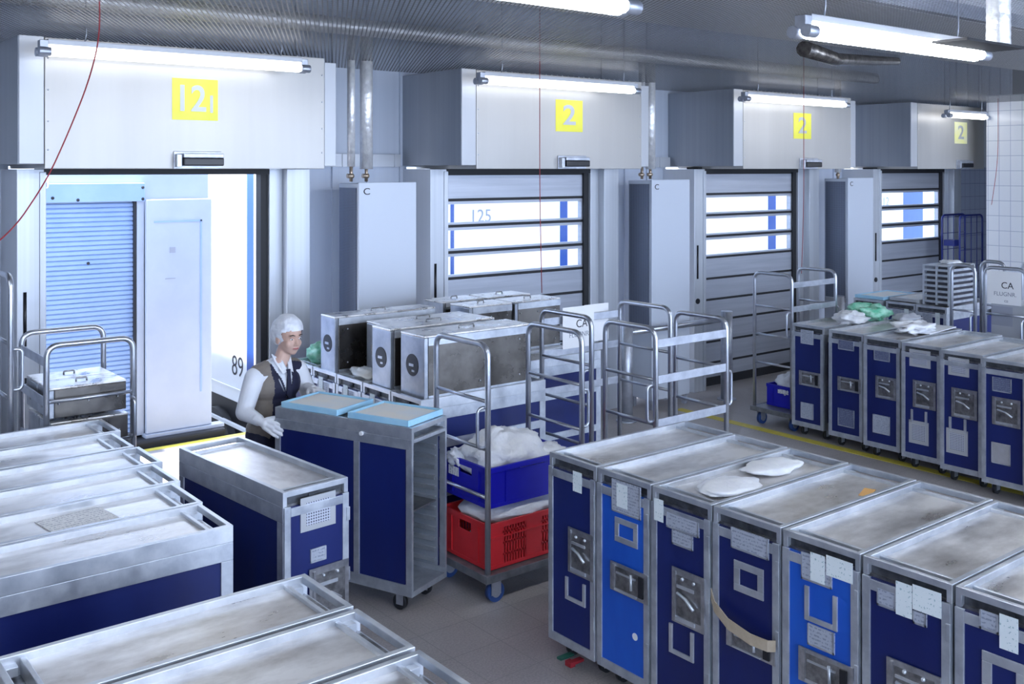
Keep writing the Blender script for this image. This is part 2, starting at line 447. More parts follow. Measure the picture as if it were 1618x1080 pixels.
# gates: jambs, curtain panels, panes
def gate(i):
    x0, x1 = DX[i]
    t = bpy.data.objects.new('door_%d' % (i + 1), None); COL.objects.link(t); struct(t)
    b = MB()
    b.box(x0 - 0.17, x0, 7.34, 7.8, 0, 2.4); b.box(x0 - 0.03, x0 + 0.012, 7.33, 7.345, 0, 2.38)
    b.box(x1 + 0.17, x1 + 0.37, 7.36, 7.56, 0, 2.4); b.box(x1 + 0.06, x1 + 0.17, 7.44, 7.56, 0, 2.4); b.box(x1 + 0.37, x1 + 0.40 + 0.08 * i, 7.545, 7.56, 0, 2.4)
    b.build('jamb', PILLAR, t, 0.004)
    MB().box(x1, x1 + 0.06, 7.47, 7.56, 0, 2.4).box(x0, x1 + 0.06, 7.44, 7.60, 2.36, 2.42).build('seal_and_gap_shade', RUBBER, t)  # rubber side seal; black top strip stands in for shadow beneath the hood
    b = MB()
    b.cyl((x0 - 0.12, 7.338, 1.58), (x0 - 0.12, 7.338, 1.22), 0.011, 10)
    b.cyl((x0 - 0.12, 7.345, 0.98), (x0 - 0.12, 7.33, 0.98), 0.03, 14)
    b.build('jamb_slot', BLACK, t)
    if i == 0:
        return
    for k in range(10):
        zt = 2.37 - 0.2345 * k; zb = zt - 0.2345
        win = k in (1, 2, 3)
        b = MB()
        b.box(x0, x1, 7.50, 7.55, zt - 0.026, zt, 1)                    # black joint
        if win:
            b.box(x0, x1, 7.495, 7.545, zt - 0.052, zt - 0.026); b.box(x0, x1, 7.495, 7.545, zb, zb + 0.018)
            b.box(x0, x0 + 0.02, 7.495, 7.545, zb + 0.018, zt - 0.052); b.box(x1 - 0.015, x1, 7.495, 7.545, zb + 0.018, zt - 0.052)
        else:
            b.box(x0, x1, 7.495, 7.545, zb, zt - 0.026)
        pn = b.build('door_panel', [PANEL, RUBBER], t)
        if win:
            MB().box(x0 + 0.02, x1 - 0.015, 7.515, 7.522, zb + 0.018, zt - 0.052).build('pane', GLASS, pn)
    MB().box(x0, x1, 7.48, 7.56, 0.0, 0.09).build('bottom_lip', RUBBER, t)
for i in range(4): gate(i)

HN = ['12', '2', '2', '2']
def hood(i):
    x = HX[i]
    lab = ['white gate hood with a yellow 12 sign, above the open gate',
           'white gate hood with a half washed out yellow sign, above gate showing truck 125',
           'white gate hood with a yellow sign crossed by a hanging cord',
           'white gate hood with a faint yellow sign, beside the tiled wall'][i]
    t = thing('gate_hood', lab, 'gate hood', (x, 6.875, 2.402), 0, 'hoods above the gates')
    w = 2.22 if i < 3 else 1.95
    b = MB().box(0.15, w - 0.10, 0, 0.92, 0, 0.83)
    b.build('casing', HOODM, t, 0.004)
    MB().box(0, 0.147, 0.003, 0.92, 0.03, 0.835).build('end_panel', HOODS, t, 0.004)
    MB().box(-0.004, 0.0, 0.012, 0.92, 0.03, 0.832).build('side_shade', HOODG, t)  # thin dark sheet painting the shade on the hood's left side
    MB().box(w - 0.098, w, 0.003, 0.92, 0.02, 0.80).build('end_panel', HOODS, t, 0.004)
    b = MB()
    for k in range(26):
        b.ball((0.35 + k * (w - 0.6) / 25, 0.02, 0.834), 0.008, 0, 6, 4)
    for zz in (0.12, 0.3, 0.5, 0.7):
        b.ball((0.17, 0.0, zz), 0.006, 0, 6, 4); b.ball((w - 0.12, 0.0, zz), 0.006, 0, 6, 4)
    b.build('rivet', CHROME, t)
    cx = [1.124, 1.19, 1.176, 1.22][i]
    s = MB().box(cx - 0.162, cx + 0.162, -0.003, 0.0, 0.335, 0.62).build('number_plate', YEL if i < 3 else
        mat('faded_yellow', (0.88, 0.86, 0.34), 0.45, 0, (0.84, 0.82, 0.55), 9), t)
    n = text('number', HN[i], 0.25, (cx - (0.035 if i == 0 else 0), -0.0045, 0.475), FACE_Y, HOODS, s, 0.001, 0.92 if i == 0 else 1.3, 0.004)
    if i == 0:
        MB().box(cx + 0.105, cx + 0.125, -0.0055, -0.0035, 0.39, 0.51).build('stroke', HOODS, s)
    sx = [0.97, 1.05, 1.12, 1.10][i]
    d = MB().box(sx + 0.05, sx + 0.335, -0.07, -0.012, 0.02, 0.075).build('door_sensor', BLACK, t, 0.008)
    MB().box(sx, sx + 0.34, -0.012, 0, 0.0, 0.12).box(sx + 0.005, sx + 0.04, -0.06, -0.012, 0.01, 0.10).box(sx + 0.05, sx + 0.335, -0.066, -0.012, 0.075, 0.105).build('bracket', GALV, d, 0.004)
for i in range(4): hood(i)

# tube lamps
def lamp(x0, x1, y, z, label, group, wires=((0.18), (0.82)), zc=3.27, rx=0.035):
    L = x1 - x0
    t = thing('fluorescent_lamp', label, 'lamp', (x0, y, z), 0, group)
    MB().box(0.02, L - 0.02, -0.03, 0.03, 0.035, 0.068).build('housing', HOODS, t, 0.004)
    MB().cyl((0.03, 0, 0), (L - 0.03, 0, 0), rx, 14).build('tube', TUBEM if y < 5 else TUBEHM, t)
    for xx in (0.0, L):
        b = MB().box(xx - 0.025, xx + 0.025, -0.028, 0.028, 0.0, 0.06)
        b.cyl((xx - 0.035, -0.035, -0.01), (xx + 0.035, -0.035, -0.01), 0.028, 12)
        b.cyl((xx - 0.035, 0.035, -0.01), (xx + 0.035, 0.035, -0.01), 0.028, 12)
        b.build('end_cap', GALV, t, 0.003)
    for k in wires:
        MB().tube([(L * k, 0, 0.066), (L * k + 0.01, 0, 0.12), (L * k, 0, zc - z + 0.5)], 0.004, 6).build('suspension_wire', GALV, t)
lamp(1.64, 3.37, 6.60, 3.12, 'lit tube lamp hanging before the hood with the 12 sign', 'tube lamps before the hoods', (0.14, 0.9))
lamp(4.95, 6.70, 6.60, 3.12, 'lit tube lamp hanging before the hood with the half washed out sign', 'tube lamps before the hoods', (0.12, 0.92))
lamp(8.28, 10.02, 6.60, 3.12, 'lit tube lamp hanging before the hood whose sign a cord crosses', 'tube lamps before the hoods', (0.12, 0.86))
lamp(12.25, 13.22, 6.60, 3.08, 'short lit tube lamp before the hood beside the tiled wall', 'tube lamps before the hoods', (0.06, 0.9))
lamp(3.72, 5.23, 2.65, 3.0, 'large lit tube lamp hanging over the white tag carts, beside the foil duct', 'tube lamps over the cart aisle', (0.1, 0.86), rx=0.04)
lamp(1.00, 2.66, 2.67, 3.0, 'large lit tube lamp cut by the top edge of the photo', 'tube lamps over the cart aisle', (0.1, 0.86), rx=0.04)
OFF = 'lit tube lamp added unseen to brighten the hall'
for (xx, yy) in ((-1.66, 2.67), (6.32, 2.60), (8.98, 2.60), (1.0, -0.9), (3.66, -0.9), (6.32, -0.9), (-1.66, 0.2), (-1.62, 4.7), (11.5, 3.9), (1.0, -3.6), (4.2, -3.6)):  # unseen tubes added as fill for the hall, left carts and tiled wall
    lamp(xx, xx + 1.64, yy, 3.0, OFF, 'unseen tube lamps added for fill', (0.1, 0.86), 2.92, 0.04)

# pipes and ducts above the mesh
b = MB()
b.tube([(-3, 6.95, 3.50), (3.2, 6.95, 3.50), (7, 6.95, 3.50), (11.2, 6.95, 3.50)], 0.065, 12)
tag(b.build('insulated_pipe', FOIL), 'long horizontal foil wrapped pipe running above the gate hoods', 'pipe')
for (xa, xb, lab) in ((4.10, 4.22, 'beside the cabinet left of truck 125 gate'), (7.42, 7.52, 'beside the cabinet with the crash rail')):
    t = thing('riser_pipe', 'two foil wrapped risers with valves, ' + lab, 'pipe', (0, 0, 0), 0, 'foil wrapped risers')
    MB().cyl((xa, 7.2, 2.42), (xa, 7.2, 3.48), 0.032, 12).build('thin_riser', FOIL, t)
    MB().cyl((xb + 0.02, 7.2, 2.40), (xb + 0.02, 7.2, 3.48), 0.052, 14).build('wide_riser', FOIL, t)
    for xx in (xa, xb + 0.02):
        v = MB().cyl((xx, 7.2, 2.30), (xx, 7.2, 2.43), 0.014, 8)
        v.cyl((xx - 0.035, 7.2, 2.345), (xx + 0.02, 7.2, 2.345), 0.018, 8); v.ball((xx, 7.2, 2.345), 0.024, 0, 8, 6)
        v.build('valve', mat('brass', (0.45, 0.36, 0.28), 0.35, 0.8), t)
t = thing('riser_pipe', 'short foil riser above the cabinet beside the tiled wall gates', 'pipe', (0, 0, 0), 0, 'foil wrapped risers')
MB().cyl((10.80, 7.2, 2.36), (10.80, 7.2, 3.48), 0.04, 12).build('thin_riser', FOIL, t)
b = MB().cyl((10.80, 7.2, 2.28), (10.80, 7.2, 2.37), 0.016, 8); b.ball((10.80, 7.2, 2.33), 0.026, 0, 8, 6)
b.build('valve', bpy.data.materials['brass'], t)
tag(MB().box(-3.9, 13.2, 4.86, 5.36, 3.50, 3.9).build('air_duct', DUCT), 'long grey rectangular air duct above the ceiling mesh', 'duct')
tag(MB().box(-3.9, 13.2, 3.68, 4.80, 3.46, 3.95).build('wide_air_duct', DUCT), 'wide pale air duct above the mesh over the cart aisle', 'duct')
t = thing('foil_duct', 'vertical crinkled foil duct ending in a dark plate near the large lamp', 'duct', (5.02, 2.44, 3.0))
MB().tube([(0, 0, 0.005 + 0.02 * k) for k in range(14)], [0.056 + (0.002 if k % 2 else 0) for k in range(14)], 18).build('sleeve', FOIL, t)
MB().box(-0.50, 0.07, -0.10, 0.07, -0.012, 0.0).build('base_plate', CHAS, t)
FOILD = mat('dark_foil', (0.06, 0.055, 0.055), 0.3, 0.8, (0.20, 0.19, 0.18), 18, bump=0.6, bscale=20)
t = thing('foil_branch_pipe', 'short foil wrapped pipe stub hanging below the mesh behind the large lamp', 'pipe', (0, 0, 0))
MB().tube([(5.9, 4.2, 3.22), (6.5, 4.35, 3.20), (7.4, 4.4, 3.25)], [0.055, 0.05, 0.03], 10).build('sleeve', FOILD, t)
# cable channel along the wall
b = MB()
for (xa, xc) in ((3.85, 4.9), (7.25, 8.4), (10.75, 11.85)):
    b = MB().box(xa, xc, 7.72, 7.78, 2.42, 2.53)
    x = xa + 0.2
    while x < xc:
        b.box(x, x + 0.012, 7.712, 7.72, 2.42, 2.53); x += 0.26
    tag(b.build('cable_channel', HOODS), {3.85: 'pale cable channel on the wall between 12 hood and the next hood', 7.25: 'pale cable channel on the wall behind the crash rail cabinet risers',
        10.75: 'pale cable channel on the wall above the third cabinet'}[xa], 'cable channel', 'cable channels')

def cord(pts, label, r=0.0036):
    tag(MB().tube(rpath(pts, 0.3, 6), r, 6).build('pull_cord', CORDR), label, 'cord', 'red hanging cords')
cord([(1.635, 5.5, 3.8), (1.644, 5.5, 3.083), (1.587, 5.5, 2.849), (1.494, 5.5, 2.601), (1.387, 5.5, 2.349), (1.254, 5.5, 2.139), (1.168, 5.5, 2.048), (0.9, 5.5, 1.85)],
     'slack red cord curving past the 12 hood')
cord([(5.318, 6.3, 3.8), (5.318, 6.3, 2.2), (5.34, 6.3, 1.40)], 'thin red cord hanging before the truck 125 gate')
cord([(9.13, 6.5, 3.6), (9.13, 6.5, 2.0), (9.09, 6.5, 1.30)], 'thin red cord hanging across the third hood sign')
cord([(12.95, 6.3, 3.3), (12.95, 6.3, 2.5), (12.78, 6.3, 1.95)], 'thin red cord hanging beside the tiled wall')
t = thing('sprinkler_head', 'small dark red sprinkler under the ceiling mesh', 'sprinkler', (3.0, 3.6, 3.16))
MB().cyl((0, 0, 0), (0, 0, 0.12), 0.014, 8).cyl((0, 0, -0.004), (0, 0, 0.004), 0.025, 10).build('body', CORDR, t)

# heater cabinets
def cabinet(x, w, label):
    t = thing('heater_cabinet', label, 'cabinet', (x, 7.05, 0), 0, 'tall grey cabinets between the gates')
    MB().box(0.004, w, 0.02, 0.33, 0.10, 2.285).build('casing', HEAT, t, 0.004)
    MB().box(0.0, w, 0, 0.02, 0.10, 2.295).build('front_panel', HEAT, t, 0.006)
    MB().box(-0.003, 0.003, 0.04, 0.31, 0.85, 2.25).build('pierced_panel', PERF, t)
    MB().box(-0.004, 0.004, 0.03, 0.32, 0.80, 0.84).build('seam', HOODS, t)
    text('badge', 'C', 0.075, (0.07, -0.0025, 2.22), FACE_Y, INK, t, 0.001, 1.25)
    for xx in (0.02, w - 0.06):
        MB().box(xx, xx + 0.04, 0.02, 0.06, 0, 0.10).build('foot', GALV, t)
        MB().box(xx, xx + 0.04, 0.27, 0.31, 0, 0.10).build('foot', GALV, t)
cabinet(4.085, 0.54, 'tall grey cabinet with pierced side, between the 12 hood and the truck 125 gate')
cabinet(7.405, 0.56, 'tall grey cabinet with pierced side, behind the crash rail')
cabinet(10.783, 0.54, 'tall grey cabinet with pierced side, farthest from the open gate')

t = thing('crash_rail', 'steel crash rail between two round bollards, before the second cabinet', 'rail', (0, 0, 0))
for (xx, yy) in ((6.93, 6.93), (8.40, 6.93)):
    MB().cyl((xx, yy, 0), (xx, yy, 0.92), 0.062, 18).cyl((xx, yy, 0), (xx, yy, 0.01), 0.10, 18).build('bollard', GALV, t)
MB().tube([(6.93, 6.93, 0.84), (8.40, 6.93, 0.84)], 0.03, 10).build('bar', CHROME, t)
t = thing('bollard', 'single round steel bollard between wire trolley and third cabinet', 'bollard', (10.45, 6.95, 0))
MB().cyl((0, 0, 0), (0, 0, 0.92), 0.062, 16).build('post', GALV, t); MB().cyl((0, 0, 0), (0, 0, 0.01), 0.1, 16).build('base', GALV, t)

# ------------------------------------------------------------------ trucks outside
def truck_shutter():
    t = thing('box_truck', 'truck rear with pale blue roller shutter and swing door at open gate', 'truck', (1.2, 9.0, 0))
    MB().box(0, 2.47, 0.06, 5.5, 0.08, 2.36).build('body', TRPAN, t)
    b = MB()
    for k in range(50):
        z = 0.10 + k * 0.0402
        b.add([(0, 0.05, z), (1.78, 0.05, z), (1.78, 0.038, z + 0.008), (0, 0.038, z + 0.008), (0, 0.038, z + 0.030), (1.78, 0.038, z + 0.030), (1.78, 0.05, z + 0.040), (0, 0.05, z + 0.040)],
              [(0, 1, 2, 3), (3, 2, 5, 4), (4, 5, 6, 7)])
    b.build('roller_shutter', SHUT, t)
    MB().box(0.9, 1.86, -0.04, 0.06, 2.12, 2.28).box(0, 0.9, -0.02, 0.06, 2.10, 2.33).build('shutter_box', SHUT, t, 0.006)
    MB().box(1.78, 1.80, 0.0, 0.06, 0.08, 2.12, 1).box(1.80, 1.86, -0.01, 0.06, 0.08, 2.12).build('shutter_post', [TRPAN, CHAS], t)
    d = MB().box(1.865, 2.455, -0.06, -0.015, 0.09, 2.135).build('swing_door', TRPAN, t, 0.008)
    MB().box(1.93, 2.36, -0.066, -0.06, 1.93, 1.945).box(2.345, 2.36, -0.066, -0.06, 0.4, 1.945).build('door_bead', SHUT, d)
    MB().box(2.07, 2.12, -0.064, -0.06, 1.66, 1.71).box(2.03, 2.12, -0.064, -0.06, 1.43, 1.437).build('sticker', GREYINK, d)
    MB().box(0, 2.55, -0.16, 0.3, -0.13, 0.06).box(0.3, 2.3, -0.05, 4.8, -0.6, -0.13).build('bumper', CHAS, t, 0.02)
    MB().box(1.85, 2.56, -0.09, 0.02, 0.06, 0.088).build('sill_strip', TRPAN, t)
    l = MB().box(0.78, 1.05, -0.14, -0.02, 2.24, 2.34).build('marker_lamp', WHITE, t, 0.02)
    MB().box(0.80, 1.03, -0.143, -0.138, 2.255, 2.29).build('lens', GREYINK, l)
    for (xx, zz) in ((1.10, 2.16), (1.30, 2.14), (1.84, 2.24), (1.84, 2.14), (0.8, 1.2), (1.4, 1.6), (0.6, 0.9)):
        MB().ball((xx, -0.042 if zz > 2.1 else 0.02, zz), (0.014, 0.006, 0.014), 0, 8, 5).build('bolt', CHAS, t)
    for xx in (0.15, 2.1):
        MB().cyl((xx, 1.6, -0.65), (xx + 0.3, 1.6, -0.65), 0.45, 24).build('wheel', RUBBER, t)
truck_shutter()
def truck_box(x, y, wid, label, num, stripes, zt=3.5, side=False, nz=1.9, nx=0.0, nsize=0.2):
    t = thing('box_truck', label, 'truck', (x, y, 0))
    MB().box(0, wid, 0, 6, -0.03, zt).build('body', TRW, t, 0.01)
    MB().box(0.1, wid - 0.1, 0.1, 5.8, -0.62, -0.035).build('chassis', CHAS, t)
    for (a, c, f) in stripes:
        if f == 'rear': MB().box(a, c, -0.003, 0, -0.02, zt - 0.02).build('stripe', TRB, t)
        else: MB().box(-0.003, 0, a, c, -0.02, zt - 0.02).build('stripe', TRB, t)
    if num:
        if side: text('number', num, nsize, (-0.003, nx, nz), FACE_X, INK, t, 0.001, 1.0, -0.003)
        else: text('number', num, nsize, (nx, -0.003, nz), FACE_Y, GREYINK, t, 0.001)
    for yy in (1.3, 4.6):
        for xx in (0.02, wid - 0.32):
            MB().cyl((xx, yy, -0.65), (xx + 0.3, yy, -0.65), 0.45, 24).build('wheel', RUBBER, t)
    if side:
        MB().box(-0.01, 0.02, 0.05, 5.9, 0.10, 0.115).box(-0.01, 0.03, 0.1, 5.8, -0.30, -0.27).build('side_rail', TRW, t)
truck_box(4.4, 9.45, 1.7, 'white truck side numbered 89 seen through the open gate', '89', [(0.24, 0.40, 'side'), (1.5, 1.6, 'rear')], side=True, nz=0.34, nx=0.63, nsize=0.30)
truck_box(6.45, 9.3, 2.4, 'white truck rear numbered 125 seen through gate panes', '125', [(1.72, 1.84, 'rear'), (0.10, 0.15, 'rear')], nz=1.86, nx=0.52, nsize=0.21)
truck_box(10.3, 9.3, 2.6, 'white truck with one blue stripe seen through the third gate panes', None, [(1.90, 2.08, 'rear')])
truck_box(14.5, 9.3, 2.7, 'white truck with a wide blue stripe seen through the fourth gate panes', '12', [(1.33, 1.95, 'rear')], nz=1.86, nx=0.8, nsize=0.2)

# ------------------------------------------------------------------ galley carts
W, L, H = 0.335, 0.985, 1.01
def cart_meshes():
    d = {}
    h = W / 2
    # body shell: navy side and rear panels
    d['body'] = MB().box(0.03, L - 0.005, -h + 0.006, h - 0.006, 0.13, 0.935)
    b = MB()                                                      # outer frame
    for s in (-1, 1):
        y0, y1 = (h - 0.012, h) if s > 0 else (-h, -h + 0.012)
        b.box(0, L, y0, y1, 0.875, 0.945); b.box(0, L, y0, y1, 0.10, 0.16)
        b.box(0.0, 0.05, y0, y1, 0.16, 0.875); b.box(L - 0.05, L, y0, y1, 0.16, 0.875)
    b.box(L - 0.012, L, -h + 0.012, h - 0.012, 0.10, 0.16); b.box(L - 0.012, L, -h + 0.012, h - 0.012, 0.875, 0.945)
    b.box(0.012, L - 0.012, -h + 0.012, h - 0.012, 0.10, 0.13)
    d['frame'] = b
    b = MB()                                                      # top rim: two long rails, end bars, inner ribs
    for s in (-1, 1):
        b.box(0, L, s * h, s * (h - 0.021), 0.945, H)
    for (xa, xb) in ((0.0, 0.02), (L - 0.02, L)):
        b.box(xa, xb, -h + 0.016, h - 0.016, 0.985, H)
    for (xa, xb) in ((0.075, 0.09), (L - 0.09, L - 0.075)):
        b.box(xa, xb, -h + 0.016, h - 0.016, 0.945, 0.998)
    for x in (0.03, L - 0.065):                                    # small brackets in the slots
        for y in (-h + 0.016, h - 0.05):
            b.box(x, x + 0.034, y, y + 0.034, 0.96, 0.988)
    d['rim'] = b
    d['tray'] = MB().box(0.09, L - 0.09, -h + 0.016, h - 0.016, 0.94, 0.985)
    d['slot'] = MB().box(0.012, 0.075, -h + 0.016, h - 0.016, 0.935, 0.95)
    d['slotshade'] = MB().box(0.020, 0.024, -h + 0.022, h - 0.022, 0.942, 0.984).box(0.014, 0.020, -0.02, 0.03, 0.95, 0.975)  # dark plate standing in for the shade inside the handle slot
    b = MB()                                                      # door face (local x = 0 looks towards -x)
    b.box(-0.004, 0.03, -h + 0.004, h - 0.004, 0.105, 0.94)
    d['doorpanel'] = b
    b = MB()
    t = 0.034
    b.box(-0.010, 0.0, -h + 0.002, -h + t, 0.10, 0.945); b.box(-0.010, 0.0, h - t, h - 0.002, 0.10, 0.945)
    b.box(-0.010, 0.0, -h + t, h - t, 0.90, 0.938); b.box(-0.010, 0.0, -h + t, h - t, 0.10, 0.142)
    for z in (0.25, 0.55, 0.82):                                    # hinges
        b.box(-0.016, -0.009, -h - 0.001, -h + 0.016, z, z + 0.06)
    d['doorframe'] = b
    b = MB().box(-0.03, 0.03, -0.006, 0.006, 0.055, 0.06)
    b = MB()
    b.box(-0.022, 0.022, -0.022, 0.022, 0.088, 0.10)
    b.box(-0.014, 0.030, -0.020, -0.015, 0.03, 0.09); b.box(-0.014, 0.030, 0.015, 0.020, 0.03, 0.09)
    d['caster'] = b
    d['wheel'] = MB().cyl((0.015, -0.013, 0.042), (0.015, 0.013, 0.042), 0.042, 18)
    d['midrail'] = MB()
    for s in (-1, 1):
        y0, y1 = (h - 0.012, h + 0.001) if s > 0 else (-h - 0.001, -h + 0.012)
        d['midrail'].box(0.05, L - 0.05, y0, y1, 0.70, 0.75).box(0.05, L - 0.05, y0, y1, 0.40, 0.45)
    b = MB().box(-0.055, 0.03, -0.05, -0.02, 0.05, 0.062)
    d['pedal'] = b.box(-0.06, -0.03, -0.055, -0.015, 0.045, 0.068)
    d['pedal2'] = MB().box(-0.055, 0.03, 0.02, 0.05, 0.05, 0.060)
    return d
CM = cart_meshes()
ME = {}
def cm(k, m):
    key = (k, m.name)
    if key not in ME: ME[key] = CM[k].mesh(k, m)
    return ME[key]

def decor(door, items):
    for (k, ya, yb, zt, zb) in items:
        y0, y1, z0, z1 = min(ya, yb), max(ya, yb), min(zt, zb), max(zt, zb)
        x = -0.0042
        w_, h_ = y1 - y0, z1 - z0
        if k == 'paper':
            o = MB().box(x - 0.009, x - 0.0078, y0, y1, z0, z1).build('paper_tag', PAPER, door)
            o['label'] = 'white paper tag'
        elif k in ('plate', 'dplate', 'tplate'):
            MB().box(x - 0.006, x, y0, y1, z0, z1).box(x - 0.008, x - 0.006, y0, y1, z0, z0 + 0.008, 1).box(x - 0.008, x - 0.006, y0, y0 + 0.006, z0, z1, 1) \
                .box(x - 0.008, x - 0.006, y1 - 0.006, y1, z0, z1, 1).build('card_plate', [{'plate': PLATE, 'dplate': PLATED, 'tplate': PLATET}[k], ALU], door)
        elif k == 'ring':
            t = 0.24 * min(w_, h_)
            MB().box(x - 0.006, x, y0, y1, z0, z0 + t).box(x - 0.006, x, y0, y1, z1 - t, z1).box(x - 0.006, x, y0, y0 + t, z0 + t, z1 - t) \
                .box(x - 0.006, x, y1 - t, y1, z0 + t, z1 - t).build('card_frame', RAIL, door, 0.002)
        elif k in ('u', 'u2'):
            t = 0.02
            b = MB().box(x - 0.008, x, y0, y0 + t, z0, z1).box(x - 0.008, x, y1 - t, y1, z0, z1)
            if k == 'u': b.box(x - 0.008, x, y0 + t, y1 - t, z0, z0 + t)
            b.build('card_bracket', RAIL, door, 0.002)
        elif k == 'grid':
            MB().box(x - 0.005, x, y0, y1, z0, z1, 1).box(x - 0.0056, x - 0.005, y0 + 0.16 * w_, y1 - 0.16 * w_, z0 + 0.16 * h_, z1 - 0.16 * h_) \
                .build('vent_plate', [GRID, HOODS], door)
        elif k == 'dot':
            MB().cyl((x - 0.001, (y0 + y1) / 2, (z0 + z1) / 2), (x, (y0 + y1) / 2, (z0 + z1) / 2), w_ / 2.4, 12).build('sticker', WHITE, door)
        elif k == 'latch':
            x = -0.0102
            b = MB().box(x - 0.006, x, y0, y1, z0, z1)
            b.box(x - 0.0075, x - 0.006, y0 + 0.1 * w_, y1 - 0.12 * w_, z0 + 0.14 * h_, z1 - 0.12 * h_, 1)
            b.box(x - 0.014, x - 0.006, y1 - 0.14 * w_, y1 - 0.08 * w_, z0 + 0.06 * h_, z1 - 0.05 * h_)
            b.box(x - 0.012, x - 0.006, y0 + 0.28 * w_, y1 - 0.1 * w_, z0 + 0.05 * h_, z0 + 0.12 * h_, 2)
            b.box(x - 0.012, x - 0.006, y0 + 0.30 * w_, y1 - 0.18 * w_, z1 - 0.34 * h_, z1 - 0.28 * h_, 2)
            if w_ < 1.6 * h_:
                b.tube([(x - 0.010, y1 - 0.2 * w_, z0 + 0.56 * h_), (x - 0.020, y0 + 0.5 * w_, z0 + 0.52 * h_), (x - 0.022, y0 + 0.25 * w_, z0 + 0.38 * h_)], 0.007, 8, 2)
                for q in (0.3, 0.65): b.ball((x - 0.009, y0 + q * w_, z1 - 0.16 * h_), 0.008, 2, 8, 5)
            else:
                b.box(x - 0.013, x - 0.006, y0 + 0.10 * w_, y0 + 0.22 * w_, z0 + 0.15 * h_, z1 - 0.15 * h_, 3)
                b.tube([(x - 0.010, y0 + 0.42 * w_, z1 - 0.2 * h_), (x - 0.018, y0 + 0.38 * w_, z0 + 0.3 * h_)], 0.006, 8, 2)
            b.build('latch', [LATCH, LATCHD, RAIL, BLACK], door)

def cart(x, y, rz, label, items=(), color=None, group=None, mid=False, pedal=None):
    t = thing('galley_cart', label, 'galley cart', (x, y, 0), rz, group)
    put('body', cm('body', NAVY), t)
    put('frame', cm('frame', ALU), t, 0.002)
    put('top_rim', cm('rim', RAIL), t, 0.002)
    put('top_tray', cm('tray', TOP), t)
    put('handle_slot', cm('slot', LATCHD), t); put('handle_slot', cm('slot', LATCHD), t, 0, (L - 0.087, 0, 0))
    put('slot_shade', cm('slotshade', SLOTM), t)
    if mid: put('side_rail', cm('midrail', ALU), t)
    d = put('door', cm('doorpanel', color or NAVY), t)
    put('door_frame', cm('doorframe', ALU), d, 0.002)
    decor(d, items)
    for xx in (0.10, L - 0.12):
        for yy in (-0.115, 0.115):
            c = put('caster', cm('caster', GALV), t, 0, (xx, yy, 0))
            put('wheel', cm('wheel', RUBBER), c)
    if pedal:
        put('brake_pedal', cm('pedal', CORDR), t)
        put('release_pedal', cm('pedal2', mat('green_pedal', (0.02, 0.12, 0.09), 0.5) if 'green_pedal' not in bpy.data.materials else bpy.data.materials['green_pedal']), t)
    return t

GA = 'carts in the row with white tags'
DA = {
1: [('paper', -0.018, -0.08, 0.961, 0.865), ('latch', 0.014, -0.160, 0.687, 0.472), ('u', 0.041, -0.102, 0.439, 0.331)],
2: [('plate', 0.066, -0.115, 0.985, 0.84), ('paper', 0.032, -0.037, 0.974, 0.868), ('ring', 0.048, -0.097, 0.817, 0.706), ('latch', 0.07, -0.164, 0.611, 0.481), ('dot', -0.057, -0.097, 0.322, 0.297)],
3: [('paper', 0.145, 0.090, 0.965, 0.869), ('plate', 0.075, -0.107, 0.921, 0.857), ('plate', 0.042, -0.073, 0.855, 0.793), ('latch', 0.038, -0.142, 0.699, 0.467), ('u', 0.06, -0.08, 0.449, 0.323)],
4: [('plate', 0.068, -0.116, 0.953, 0.87), ('ring', 0.055, -0.092, 0.825, 0.702), ('latch', 0.088, -0.152, 0.552, 0.471)],
5: [('plate', 0.077, -0.055, 0.951, 0.849), ('paper', 0.035, -0.028, 0.963, 0.857), ('paper', -0.034, -0.145, 0.972, 0.897), ('u', 0.063, -0.079, 0.828, 0.699), ('plate', 0.049, -0.066, 0.69, 0.61), ('latch', 0.086, -0.148, 0.594, 0.465)],
6: [('plate', 0.105, 0.031, 0.915, 0.855), ('paper', 0.031, -0.03, 0.965, 0.849), ('paper', -0.032, -0.136, 0.973, 0.887), ('plate', -0.032, -0.081, 0.882, 0.838), ('latch', 0.065, -0.134, 0.689, 0.519)],
7: [('plate', 0.08, 0.018, 0.963, 0.902), ('paper', 0.014, -0.046, 0.974, 0.863), ('ring', 0.074, -0.07, 0.834, 0.695), ('latch', 0.065, -0.134, 0.64, 0.45)]}
LA = ['navy galley cart with one white tag and red brake pedal, nearest the red crate',
      'bright blue galley cart with one white tag over a square card frame',
      'navy galley cart with two white packs lying on its tray top',
      'navy galley cart with a beige strap stretched across its door',
      'bright blue galley cart with two white labels and a card bracket',
      'navy galley cart with two overlapping white labels, beside the bright blue double label cart',
      'navy galley cart cut by the right edge of the photo, in the white tag row']
for k in range(7):
    cart(3.285, 3.6495 - 0.346 * k, 0, LA[k], DA[k + 1], BLUE if k in (1, 4) else NAVY, GA, pedal=(k == 0))

